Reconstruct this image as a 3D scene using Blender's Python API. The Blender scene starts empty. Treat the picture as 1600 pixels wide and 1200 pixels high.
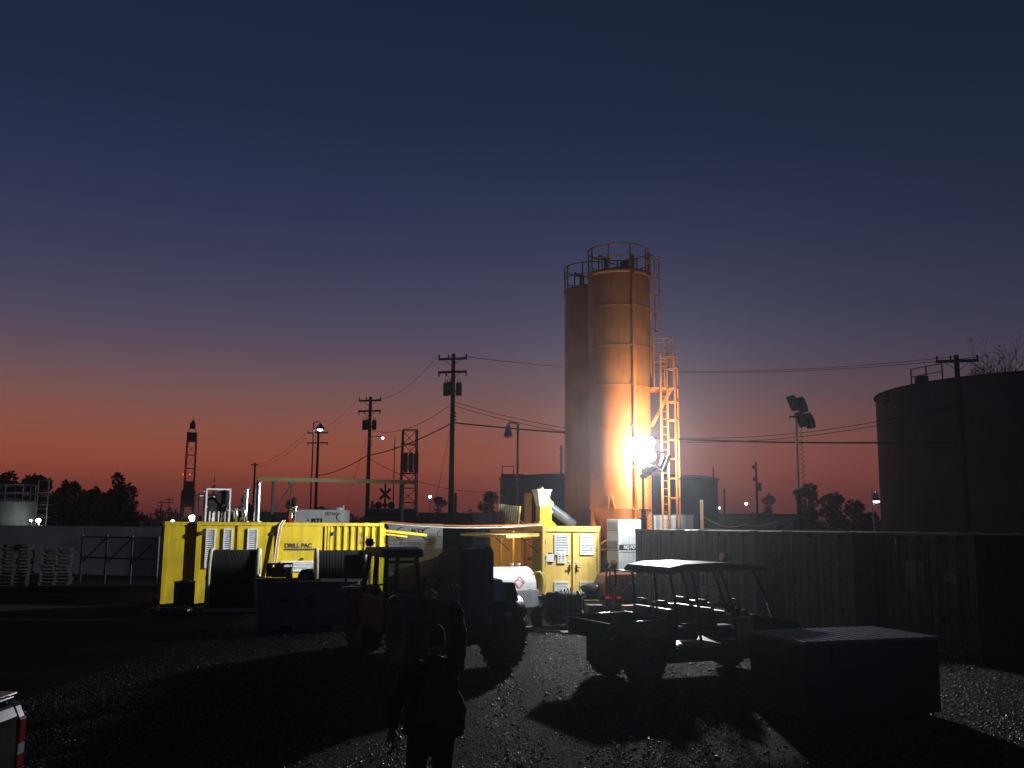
import bpy, bmesh, math, random
import numpy as np
from mathutils import Matrix, Vector
R = math.radians
SC = bpy.context.scene
COL = SC.collection
random.seed(7)

# ---------------------------------------------------------------- camera
F = 1450.0            # focal length in pixels of the 1600x1200 photograph
CAM_H = 2.75
cam_data = bpy.data.cameras.new('camera')
cam_data.sensor_width = 36.0
cam_data.lens = 36.0 * F / 1600.0
cam_data.clip_start = 0.1
cam_data.clip_end = 3000
cam = bpy.data.objects.new('camera', cam_data)
COL.objects.link(cam)
CM = Matrix.Translation((0, 0, CAM_H)) @ Matrix.Rotation(R(90 + 8.52), 4, 'X') @ Matrix.Rotation(R(0.45), 4, 'Z')
cam.matrix_world = CM
SC.camera = cam
CM3 = CM.to_3x3()

def P(px, py, d):
    """world point on the ray of photo pixel (px, py) at forward distance d"""
    v = CM3 @ Vector(((px - 800) / F, (600 - py) / F, -1.0))
    return Vector((0, 0, CAM_H)) + v * (d / v.y)

def PZ(px, py, z):
    """where the ray of photo pixel (px, py) meets the level z"""
    v = CM3 @ Vector(((px - 800) / F, (600 - py) / F, -1.0))
    return Vector((0, 0, CAM_H)) + v * ((z - CAM_H) / v.z)

def G(px, d):
    """ground point under photo column px (taken near the horizon) at distance d"""
    p = P(px, 820, d)
    return Vector((p.x, p.y, 0))

def Z(px, py, d):
    return P(px, py, d).z

# ---------------------------------------------------------------- dusk sky
world = bpy.data.worlds.new('World')
SC.world = world
world.use_nodes = True
nt = world.node_tree
nt.nodes.clear()
def wn(t, **k):
    n = nt.nodes.new(t)
    for a, b in k.items():
        setattr(n, a, b)
    return n
def srgb(c):
    return tuple(((v / 255) / 12.92 if v / 255 <= 0.04045 else ((v / 255 + 0.055) / 1.055) ** 2.4) for v in c)
tc = wn('ShaderNodeTexCoord')
sep = wn('ShaderNodeSeparateXYZ')
nt.links.new(tc.outputs['Generated'], sep.inputs[0])
def ramp(stops):
    n = wn('ShaderNodeValToRGB')
    cr = n.color_ramp
    cr.interpolation = 'B_SPLINE'
    while len(cr.elements) < len(stops):
        cr.elements.new(0.5)
    for e, (deg, c) in zip(cr.elements, stops):
        e.position = max(0.0, min(1.0, (math.sin(R(deg)) + 0.05) / 1.05))
        e.color = (*srgb(c), 1)
    return n
mz = wn('ShaderNodeMath', operation='MULTIPLY_ADD')
nt.links.new(sep.outputs['Z'], mz.inputs[0])
mz.inputs[1].default_value = 1 / 1.05
mz.inputs[2].default_value = 0.05 / 1.05
glow = ramp([(-2.8, (52, 26, 30)), (0.0, (84, 40, 38)), (1.6, (130, 58, 45)), (3.2, (160, 79, 55)), (5.2, (150, 86, 68)),
             (7.5, (121, 88, 86)), (10, (93, 80, 95)), (13, (69, 69, 95)), (18, (46, 54, 84)), (25, (31, 42, 67)), (40, (21, 30, 51)), (90, (16, 21, 42))])
dim = ramp([(-2.8, (44, 28, 34)), (0.0, (70, 38, 42)), (1.6, (102, 51, 50)), (3.2, (118, 64, 58)), (5.2, (106, 70, 69)),
            (7.5, (78, 66, 78)), (10, (62, 60, 78)), (13, (49, 53, 76)), (18, (35, 44, 67)), (25, (26, 35, 56)), (40, (18, 26, 45)), (90, (16, 21, 42))])
nt.links.new(mz.outputs[0], glow.inputs[0])
nt.links.new(mz.outputs[0], dim.inputs[0])
# azimuth: 1 towards the afterglow, 0 away from it
az = wn('ShaderNodeVectorMath', operation='DOT_PRODUCT')
nt.links.new(tc.outputs['Generated'], az.inputs[0])
SUN_AZ = R(-26)
az.inputs[1].default_value = (math.sin(SUN_AZ), math.cos(SUN_AZ), 0)
azr = wn('ShaderNodeMapRange')
azr.interpolation_type = 'SMOOTHSTEP'
azr.inputs['From Min'].default_value = 0.45
azr.inputs['From Max'].default_value = 1.02
nt.links.new(az.outputs['Value'], azr.inputs['Value'])
night = ramp([(-2.8, (14, 16, 26)), (0.0, (22, 24, 36)), (5.2, (30, 32, 50)), (13, (28, 33, 56)), (25, (22, 28, 50)), (40, (18, 24, 45)), (90, (16, 21, 42))])
nt.links.new(mz.outputs[0], night.inputs[0])
azn = wn('ShaderNodeMapRange')
azn.interpolation_type = 'SMOOTHSTEP'
azn.inputs['From Min'].default_value = -0.55
azn.inputs['From Max'].default_value = 0.55
nt.links.new(az.outputs['Value'], azn.inputs['Value'])
mixn = wn('ShaderNodeMix', data_type='RGBA')
nt.links.new(azn.outputs['Result'], mixn.inputs['Factor'])
nt.links.new(night.outputs['Color'], mixn.inputs['A'])
nt.links.new(dim.outputs['Color'], mixn.inputs['B'])
mixc = wn('ShaderNodeMix', data_type='RGBA')
nt.links.new(azr.outputs['Result'], mixc.inputs['Factor'])
nt.links.new(mixn.outputs['Result'], mixc.inputs['A'])
nt.links.new(glow.outputs['Color'], mixc.inputs['B'])
bg = wn('ShaderNodeBackground')
bg.inputs['Strength'].default_value = 1.0
wout = wn('ShaderNodeOutputWorld')
nt.links.new(mixc.outputs['Result'], bg.inputs['Color'])
nt.links.new(bg.outputs[0], wout.inputs['Surface'])

# ---------------------------------------------------------------- exposure
SC.view_settings.view_transform = 'Standard'
SC.view_settings.look = 'None'
SC.view_settings.exposure = 0.0
SC.view_settings.gamma = 1.0
SC.view_settings.use_curve_mapping = False
SC.cycles.use_denoising = True
SC.cycles.max_bounces = 6
SC.cycles.diffuse_bounces = 3
SC.cycles.glossy_bounces = 3
SC.cycles.transparent_max_bounces = 8
SC.cycles.volume_bounces = 0
SC.cycles.sample_clamp_indirect = 4.0

# ---------------------------------------------------------------- materials
MATS = {}
def mat(name, col, rough=0.6, metal=0.0, var=0.25, scale=3.0, bump=0.15, bscale=None, spec=0.5, rust=0.0, dust=0.0, coat=0.0, streak=0.0):
    if name in MATS:
        return MATS[name]
    m = bpy.data.materials.new(name)
    m.use_nodes = True
    t = m.node_tree
    b = t.nodes['Principled BSDF']
    b.inputs['Roughness'].default_value = rough
    b.inputs['Metallic'].default_value = metal
    b.inputs['Specular IOR Level'].default_value = spec
    b.inputs['Coat Weight'].default_value = coat
    co = t.nodes.new('ShaderNodeTexCoord')
    n1 = t.nodes.new('ShaderNodeTexNoise')
    n1.inputs['Scale'].default_value = scale
    n1.inputs['Detail'].default_value = 6
    t.links.new(co.outputs['Object'], n1.inputs['Vector'])
    rp = t.nodes.new('ShaderNodeValToRGB')
    rp.color_ramp.elements[0].position = 0.32
    rp.color_ramp.elements[1].position = 0.68
    c0 = tuple(max(0, v * (1 - var)) for v in col)
    c1 = tuple(min(1, v * (1 + var * 0.5)) for v in col)
    rp.color_ramp.elements[0].color = (*c0, 1)
    rp.color_ramp.elements[1].color = (*c1, 1)
    t.links.new(n1.outputs['Fac'], rp.inputs[0])
    last = rp.outputs['Color']
    if rust > 0 or dust > 0:
        n2 = t.nodes.new('ShaderNodeTexNoise')
        mp = t.nodes.new('ShaderNodeMapping')
        mp.inputs['Scale'].default_value = (2.2, 2.2, 0.5)
        t.links.new(co.outputs['Object'], mp.inputs[0])
        t.links.new(mp.outputs[0], n2.inputs['Vector'])
        n2.inputs['Scale'].default_value = 2.6
        n2.inputs['Detail'].default_value = 8
        n2.inputs['Roughness'].default_value = 0.7
        r2 = t.nodes.new('ShaderNodeValToRGB')
        r2.color_ramp.elements[0].position = 0.56
        r2.color_ramp.elements[1].position = 0.74
        r2.color_ramp.elements[1].color = (max(rust, dust),) * 3 + (1,)
        t.links.new(n2.outputs['Fac'], r2.inputs[0])
        mx = t.nodes.new('ShaderNodeMix')
        mx.data_type = 'RGBA'
        t.links.new(r2.outputs['Color'], mx.inputs['Factor'])
        t.links.new(last, mx.inputs['A'])
        mx.inputs['B'].default_value = (0.11, 0.045, 0.02, 1) if rust > 0 else (0.22, 0.19, 0.15, 1)
        last = mx.outputs['Result']
    if streak > 0:                                   # fine run-off streaks and smudges in the paint
        mp2 = t.nodes.new('ShaderNodeMapping')
        mp2.inputs['Scale'].default_value = (11, 11, 0.55)
        t.links.new(co.outputs['Object'], mp2.inputs[0])
        n4 = t.nodes.new('ShaderNodeTexNoise')
        n4.inputs['Scale'].default_value = 1.0
        n4.inputs['Detail'].default_value = 8
        n4.inputs['Roughness'].default_value = 0.65
        t.links.new(mp2.outputs[0], n4.inputs['Vector'])
        r4 = t.nodes.new('ShaderNodeValToRGB')
        r4.color_ramp.elements[0].position = 0.30
        r4.color_ramp.elements[1].position = 0.58
        r4.color_ramp.elements[0].color = (1 - streak, 1 - streak, 1 - streak, 1)
        r4.color_ramp.elements[1].color = (1, 1, 1, 1)
        t.links.new(n4.outputs['Fac'], r4.inputs[0])
        m4 = t.nodes.new('ShaderNodeMix')
        m4.data_type = 'RGBA'
        m4.blend_type = 'MULTIPLY'
        m4.inputs['Factor'].default_value = 1.0
        t.links.new(last, m4.inputs['A'])
        t.links.new(r4.outputs['Color'], m4.inputs['B'])
        last = m4.outputs['Result']
    t.links.new(last, b.inputs['Base Color'])
    if bump > 0:
        n3 = t.nodes.new('ShaderNodeTexNoise')
        n3.inputs['Scale'].default_value = bscale or scale * 6
        n3.inputs['Detail'].default_value = 4
        t.links.new(co.outputs['Object'], n3.inputs['Vector'])
        bp = t.nodes.new('ShaderNodeBump')
        bp.inputs['Strength'].default_value = bump
        bp.inputs['Distance'].default_value = 0.02
        t.links.new(n3.outputs['Fac'], bp.inputs['Height'])
        t.links.new(bp.outputs[0], b.inputs['Normal'])
    MATS[name] = m
    return m

def emis(name, col, strength):
    if name in MATS:
        return MATS[name]
    m = bpy.data.materials.new(name)
    m.use_nodes = True
    b = m.node_tree.nodes['Principled BSDF']
    b.inputs['Base Color'].default_value = (*col, 1)
    b.inputs['Emission Color'].default_value = (*col, 1)
    b.inputs['Emission Strength'].default_value = strength
    MATS[name] = m
    return m

def glass(name, col=(0.6, 0.65, 0.6), rough=0.02):
    if name in MATS:
        return MATS[name]
    m = bpy.data.materials.new(name)
    m.use_nodes = True
    t = m.node_tree
    t.nodes.clear()
    o = t.nodes.new('ShaderNodeOutputMaterial')
    tr = t.nodes.new('ShaderNodeBsdfTransparent')
    tr.inputs[0].default_value = (*col, 1)
    gl = t.nodes.new('ShaderNodeBsdfGlossy')
    gl.inputs['Roughness'].default_value = rough
    lw = t.nodes.new('ShaderNodeLayerWeight')
    lw.inputs['Blend'].default_value = 0.5
    pw = t.nodes.new('ShaderNodeMath')
    pw.operation = 'POWER'
    pw.inputs[1].default_value = 4.0
    t.links.new(lw.outputs['Facing'], pw.inputs[0])
    fr = t.nodes.new('ShaderNodeMath')
    fr.operation = 'MULTIPLY_ADD'
    fr.inputs[1].default_value = 0.8
    fr.inputs[2].default_value = 0.04
    t.links.new(pw.outputs[0], fr.inputs[0])
    mx = t.nodes.new('ShaderNodeMixShader')
    t.links.new(fr.outputs[0], mx.inputs[0])
    t.links.new(tr.outputs[0], mx.inputs[1])
    t.links.new(gl.outputs[0], mx.inputs[2])
    t.links.new(mx.outputs[0], o.inputs[0])
    MATS[name] = m
    return m

YEL = mat('yellow_paint', (0.60, 0.43, 0.012), 0.5, var=0.28, scale=1.1, bump=0.10, bscale=2.0, dust=0.55, streak=0.26)
YEL2 = mat('pale_yellow_paint', (0.76, 0.52, 0.13), 0.5, var=0.16, scale=1.2, bump=0.08, bscale=2.0, dust=0.4, streak=0.2)
WHT = mat('white_paint', (0.74, 0.76, 0.74), 0.45, var=0.10, scale=2, bump=0.04, dust=0.25, streak=0.2)
GRYP = mat('grey_paint', (0.45, 0.47, 0.47), 0.5, var=0.15, scale=2, bump=0.05, dust=0.3, streak=0.3)
BEIGE = mat('beige_end_shade', (0.55, 0.53, 0.46), 0.5, var=0.1, scale=2, bump=0.04)
ORG = mat('orange_silo_paint', (0.66, 0.19, 0.022), 0.5, var=0.30, scale=0.8, bump=0.16, bscale=1.3, rust=0.28, streak=0.2)
ORGM = mat('orange_machine_paint', (0.55, 0.17, 0.05), 0.45, var=0.15, scale=3, bump=0.05, dust=0.3)
BLK = mat('black_rubber', (0.018, 0.018, 0.019), 0.75, var=0.3, scale=8, bump=0.3)
BLKP = mat('black_paint', (0.02, 0.02, 0.022), 0.4, var=0.3, scale=4, bump=0.05)
BLKG = mat('black_gloss_plastic', (0.015, 0.015, 0.017), 0.22, var=0.2, scale=4, bump=0.03)
DKST = mat('dark_steel', (0.06, 0.06, 0.065), 0.5, metal=0.6, var=0.3, scale=4, bump=0.1, rust=0.4)
STEEL = mat('bright_steel', (0.62, 0.63, 0.63), 0.28, metal=1.0, var=0.2, scale=4, bump=0.05)
GALV = mat('galvanised_steel', (0.42, 0.43, 0.43), 0.45, metal=0.8, var=0.25, scale=6, bump=0.05)
WOODP = mat('weathered_pole_wood', (0.085, 0.06, 0.042), 0.85, var=0.4, scale=3, bump=0.4)
WOOD = mat('pallet_wood', (0.24, 0.17, 0.10), 0.8, var=0.4, scale=5, bump=0.3)
CREAM = mat('cream_paint', (0.62, 0.58, 0.36), 0.5, var=0.15, scale=3, bump=0.05, dust=0.3)
CHAR = mat('charcoal_print', (0.03, 0.03, 0.035), 0.6, var=0.1, bump=0)
REDP = mat('red_paint', (0.45, 0.03, 0.02), 0.4, var=0.15, bump=0.03)
BLUEP = mat('blue_plastic', (0.04, 0.06, 0.55), 0.4, var=0.1, bump=0.02)
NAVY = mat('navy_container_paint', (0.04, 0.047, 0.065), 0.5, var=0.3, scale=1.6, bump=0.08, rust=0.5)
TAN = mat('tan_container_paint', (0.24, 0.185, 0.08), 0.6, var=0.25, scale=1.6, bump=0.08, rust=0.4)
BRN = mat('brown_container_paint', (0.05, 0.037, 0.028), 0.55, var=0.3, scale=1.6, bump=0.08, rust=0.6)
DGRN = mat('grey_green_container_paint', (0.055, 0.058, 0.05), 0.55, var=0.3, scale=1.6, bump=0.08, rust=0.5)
TANKB = mat('blue_black_tank_steel', (0.045, 0.055, 0.075), 0.6, var=0.25, scale=0.3, bump=0.05, rust=0.25)
TANKG = mat('grey_tank_steel', (0.10, 0.092, 0.078), 0.6, var=0.3, scale=0.3, bump=0.05, rust=0.35, streak=0.35)
LEAF = mat('dusk_foliage', (0.045, 0.06, 0.03), 0.7, var=0.5, scale=2, bump=0)
BARK = mat('tree_bark', (0.06, 0.045, 0.035), 0.9, var=0.4, scale=4, bump=0.4)
CABY = mat('yellow_cable', (0.70, 0.62, 0.16), 0.5, var=0.15, scale=6, bump=0)
CABR = mat('red_cable', (0.45, 0.10, 0.05), 0.5, var=0.15, scale=6, bump=0)
CABW = mat('white_cable', (0.75, 0.74, 0.70), 0.5, var=0.1, scale=6, bump=0)
RODM = mat('dull_rod_paint', (0.07, 0.07, 0.065), 0.6, metal=0.3, var=0.3, scale=6, bump=0.1, rust=0.5)
WIRE = mat('line_wire', (0.03, 0.03, 0.03), 0.6, metal=0.4, bump=0)
LAMP = emis('flood_lamp_glass', (0.92, 0.97, 1.0), 260)
BULB = emis('street_lamp_bulb', (0.95, 0.97, 1.0), 14)
REDL = emis('red_warning_light', (1.0, 0.05, 0.02), 5)
GLASS = glass('cab_glass')

# ---------------------------------------------------------------- mesh builder
class MB:
    def __init__(s):
        s.v, s.f, s.sm = [], [], []
    def add(s, vs, fs, M=None, smooth=False):
        o = len(s.v)
        s.v += [tuple(M @ Vector(v)) if M is not None else tuple(v) for v in vs]
        s.f += [tuple(i + o for i in f) for f in fs]
        s.sm += [smooth] * len(fs)
        return s
    def bx(s, x0, x1, y0, y1, z0, z1, M=None):
        v = [(x0, y0, z0), (x1, y0, z0), (x1, y1, z0), (x0, y1, z0), (x0, y0, z1), (x1, y0, z1), (x1, y1, z1), (x0, y1, z1)]
        f = [(3, 2, 1, 0), (4, 5, 6, 7), (0, 1, 5, 4), (1, 2, 6, 5), (2, 3, 7, 6), (3, 0, 4, 7)]
        return s.add(v, f, M)
    def beam(s, p0, p1, w, h=None, up=(0, 0, 1)):
        """a square bar from p0 to p1"""
        h = h or w
        p0, p1 = Vector(p0), Vector(p1)
        d = p1 - p0
        L = d.length
        x = d.normalized()
        u = Vector(up)
        if abs(x.dot(u)) > 0.98:
            u = Vector((0, 1, 0))
        y = u.cross(x).normalized()
        z = x.cross(y)
        M = Matrix.Translation(p0) @ Matrix((x, y, z)).transposed().to_4x4()
        return s.bx(0, L, -w / 2, w / 2, -h / 2, h / 2, M)
    def cyl(s, p0, p1, r0, r1=None, n=12, caps=True, smooth=True):
        r1 = r0 if r1 is None else r1
        p0, p1 = Vector(p0), Vector(p1)
        x = (p1 - p0).normalized()
        u = Vector((0, 0, 1)) if abs(x.z) < 0.95 else Vector((0, 1, 0))
        a = u.cross(x).normalized()
        b = x.cross(a)
        v, f = [], []
        for (p, r) in ((p0, r0), (p1, r1)):
            for i in range(n):
                t = 2 * math.pi * i / n
                v.append(p + a * (r * math.cos(t)) + b * (r * math.sin(t)))
        for i in range(n):
            f.append((i, (i + 1) % n, n + (i + 1) % n, n + i))
        s.add(v, f, None, smooth)
        if caps:
            s.add(v[:n], [tuple(reversed(range(n)))])
            s.add(v[n:], [tuple(range(n))])
        return s
    def tube(s, pts, r, n=6, closed=False, smooth=True):
        pts = [Vector(p) for p in pts]
        N = len(pts)
        rr = r if isinstance(r, (list, tuple)) else [r] * N
        v, f = [], []
        prev = None
        for i, p in enumerate(pts):
            if closed:
                d = pts[(i + 1) % N] - pts[i - 1]
            else:
                d = pts[min(i + 1, N - 1)] - pts[max(i - 1, 0)]
            d.normalize()
            if prev is None:
                u = Vector((0, 0, 1)) if abs(d.z) < 0.9 else Vector((1, 0, 0))
                a = u.cross(d).normalized()
            else:
                a = (prev - d * prev.dot(d)).normalized()
            prev = a
            b = d.cross(a)
            for k in range(n):
                t = 2 * math.pi * k / n
                v.append(p + a * (rr[i] * math.cos(t)) + b * (rr[i] * math.sin(t)))
        M = N if closed else N - 1
        for i in range(M):
            j = (i + 1) % N
            for k in range(n):
                f.append((i * n + k, i * n + (k + 1) % n, j * n + (k + 1) % n, j * n + k))
        if not closed:
            f.append(tuple(reversed(range(n))))
            f.append(tuple(range((N - 1) * n, N * n)))
        return s.add(v, f, None, smooth)
    def lathe(s, prof, n=24, M=None, smooth=True, a0=0, a1=2 * math.pi):
        full = abs(a1 - a0 - 2 * math.pi) < 1e-6
        m = n if full else n + 1
        v, f = [], []
        for (r, z) in prof:
            for i in range(m):
                t = a0 + (a1 - a0) * i / n
                v.append((r * math.cos(t), r * math.sin(t), z))
        for j in range(len(prof) - 1):
            for i in range(n):
                k = (i + 1) % m
                f.append((j * m + i, j * m + k, (j + 1) * m + k, (j + 1) * m + i))
        return s.add(v, f, M, smooth)
    def prism(s, poly, t0, t1, M=None):
        """poly in local XZ, extruded along Y from t0 to t1"""
        n = len(poly)
        v = [(x, t0, z) for x, z in poly] + [(x, t1, z) for x, z in poly]
        f = [tuple(range(n)), tuple(reversed(range(n, 2 * n)))]
        for i in range(n):
            j = (i + 1) % n
            f.append((j, i, n + i, n + j))
        return s.add(v, f, M)
    def ring(s, c, R0, r, n=32, k=6, a0=0, a1=2 * math.pi):
        full = abs(a1 - a0 - 2 * math.pi) < 1e-6
        m = n if full else n + 1
        pts = [Vector(c) + Vector((R0 * math.cos(a0 + (a1 - a0) * i / n), R0 * math.sin(a0 + (a1 - a0) * i / n), 0)) for i in range(m)]
        return s.tube(pts, r, k, closed=full)
    def corr(s, p0, u, n, L, z0, z1, pitch=0.28, dep=0.036):
        """trapezoid corrugated sheet from p0 along unit vector u, outward normal n"""
        p0, u, n = Vector(p0), Vector(u), Vector(n)
        k = max(1, round(L / pitch))
        q = L / k
        xs = []
        for i in range(k):
            b = i * q
            xs += [(b, 0), (b + 0.22 * q, 0), (b + 0.34 * q, -dep), (b + 0.78 * q, -dep), (b + 0.90 * q, 0)]
        xs.append((L, 0))
        v = []
        for (x, d) in xs:
            p = p0 + u * x + n * d
            v += [(p.x, p.y, z0), (p.x, p.y, z1)]
        f = [(2 * i, 2 * i + 2, 2 * i + 3, 2 * i + 1) for i in range(len(xs) - 1)]
        return s.add(v, f)
    def build(s, name, m, parent=None, bevel=0.0, loc=None, solid=0.0):
        me = bpy.data.meshes.new(name)
        me.from_pydata(s.v, [], s.f)
        me.polygons.foreach_set('use_smooth', s.sm)
        me.materials.append(m)
        me.update()
        o = bpy.data.objects.new(name, me)
        COL.objects.link(o)
        if parent is not None:
            o.parent = parent
        if loc is not None:
            o.location = loc
        if solid:
            md = o.modifiers.new('solid', 'SOLIDIFY')
            md.thickness = solid
        if bevel:
            md = o.modifiers.new('bevel', 'BEVEL')
            md.width = bevel
            md.segments = 2
            md.limit_method = 'ANGLE'
            md.angle_limit = R(40)
        return o

def tag(o, label=None, cat=None, group=None, kind=None):
    if label: o['label'] = label
    if cat: o['category'] = cat
    if group: o['group'] = group
    if kind: o['kind'] = kind
    return o
def thing(name, label, cat, loc=(0, 0, 0), rz=0.0, group=None):
    o = bpy.data.objects.new(name, None)
    o.empty_display_size = 0.2
    COL.objects.link(o)
    o.location = loc
    o.rotation_euler = (0, 0, rz)
    return tag(o, label, cat, group)
def share(src, name, parent, loc=(0, 0, 0), rot=(0, 0, 0), scale=None):
    o = src.copy()
    o.name = name
    COL.objects.link(o)
    o.parent = parent
    o.location = loc
    o.rotation_euler = rot
    if scale: o.scale = scale
    return o
def text(name, body, size, m, parent, loc, rot=(math.pi / 2, 0, 0), align='LEFT', ext=0.004, sx=1.0, shear=0.0, bold=0.0):
    cu = bpy.data.curves.new('txt', 'FONT')
    cu.body = body
    cu.size = size
    cu.extrude = ext
    cu.offset = bold
    cu.shear = shear
    cu.align_x = align
    cu.resolution_u = 3
    ob = bpy.data.objects.new('txt', cu)
    COL.objects.link(ob)
    dg = bpy.context.evaluated_depsgraph_get()
    me = bpy.data.meshes.new_from_object(ob.evaluated_get(dg))
    bpy.data.objects.remove(ob)
    bpy.data.curves.remove(cu)
    me.materials.clear()
    me.materials.append(m)
    o = bpy.data.objects.new(name, me)
    COL.objects.link(o)
    o.parent = parent
    o.location = loc
    o.rotation_euler = rot
    o.scale = (sx, 1, 1)
    return o
def light(name, kind, loc, power, col=(0.93, 0.97, 1.0), aim=None, size=0.2, cone=90, blend=0.5, parent=None):
    l = bpy.data.lights.new(name, kind)
    l.energy = power
    l.color = col
    l.shadow_soft_size = size
    if kind == 'SPOT':
        l.spot_size = R(cone)
        l.spot_blend = blend
    o = bpy.data.objects.new(name, l)
    COL.objects.link(o)
    o.location = loc
    if aim is not None:
        o.rotation_euler = Vector(aim).to_track_quat('-Z', 'Y').to_euler()
    if parent is not None:
        o.parent = parent
    return o
def sag(p0, p1, drop, n=14):
    p0, p1 = Vector(p0), Vector(p1)
    return [p0.lerp(p1, i / n) - Vector((0, 0, 4 * drop * (i / n) * (1 - i / n))) for i in range(n + 1)]
# ================================================================ SETTING
def ground_material():
    m = bpy.data.materials.new('gravel_ground')
    m.use_nodes = True
    t = m.node_tree
    b = t.nodes['Principled BSDF']
    co = t.nodes.new('ShaderNodeTexCoord')
    vo = t.nodes.new('ShaderNodeTexVoronoi')
    vo.inputs['Scale'].default_value = 42
    t.links.new(co.outputs['Object'], vo.inputs['Vector'])
    n = t.nodes.new('ShaderNodeTexNoise')
    n.inputs['Scale'].default_value = 0.35
    n.inputs['Detail'].default_value = 7
    t.links.new(co.outputs['Object'], n.inputs['Vector'])
    r1 = t.nodes.new('ShaderNodeValToRGB')
    r1.color_ramp.elements[0].color = (0.009, 0.009, 0.009, 1)
    r1.color_ramp.elements[1].color = (0.048, 0.046, 0.043, 1)
    t.links.new(vo.outputs['Color'], r1.inputs[0])
    r2 = t.nodes.new('ShaderNodeValToRGB')
    r2.color_ramp.elements[0].position = 0.35
    r2.color_ramp.elements[1].position = 0.7
    r2.color_ramp.elements[0].color = (0.45, 0.43, 0.40, 1)
    r2.color_ramp.elements[1].color = (1.0, 0.96, 0.9, 1)
    t.links.new(n.outputs['Fac'], r2.inputs[0])
    mx = t.nodes.new('ShaderNodeMix')
    mx.data_type = 'RGBA'
    mx.blend_type = 'MULTIPLY'
    mx.inputs['Factor'].default_value = 1
    t.links.new(r1.outputs['Color'], mx.inputs['A'])
    t.links.new(r2.outputs['Color'], mx.inputs['B'])
    t.links.new(mx.outputs['Result'], b.inputs['Base Color'])
    b.inputs['Roughness'].default_value = 0.9
    b.inputs['Specular IOR Level'].default_value = 0.08
    bp = t.nodes.new('ShaderNodeBump')
    bp.inputs['Strength'].default_value = 1.0
    bp.inputs['Distance'].default_value = 0.05
    bp.invert = True
    t.links.new(vo.outputs['Distance'], bp.inputs['Height'])
    t.links.new(bp.outputs[0], b.inputs['Normal'])
    return m
# one sheet to the horizon, gently uneven in the yard
g = MB()
xs = sorted(set([-600, -300, -120, -60, -45] + list(np.arange(-36, 36.1, 1.5)) + [45, 60, 120, 300, 600]))
ys = sorted(set([-60, -20] + list(np.arange(0, 60.1, 1.5)) + [75, 110, 200, 400, 700]))
def gz(x, y):
    if x > -7 or x < -34 or y < 9 or y > 45:
        return 0.0
    f = min(1, (-7 - x) / 4, (x + 34) / 6, (y - 9) / 3, (45 - y) / 6)
    return f * 0.07 * (math.sin(y * 1.4 + 0.22 * x) + 0.6 * math.sin(y * 2.7 - 0.1 * x + 1)) - 0.05 * f
gv = [(x, y, gz(x, y)) for y in ys for x in xs]
nx = len(xs)
gf = [(j * nx + i, j * nx + i + 1, (j + 1) * nx + i + 1, (j + 1) * nx + i) for j in range(len(ys) - 1) for i in range(nx - 1)]
g.add(gv, gf, None, True)
tag(g.build('ground', ground_material()), kind='structure')

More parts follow.
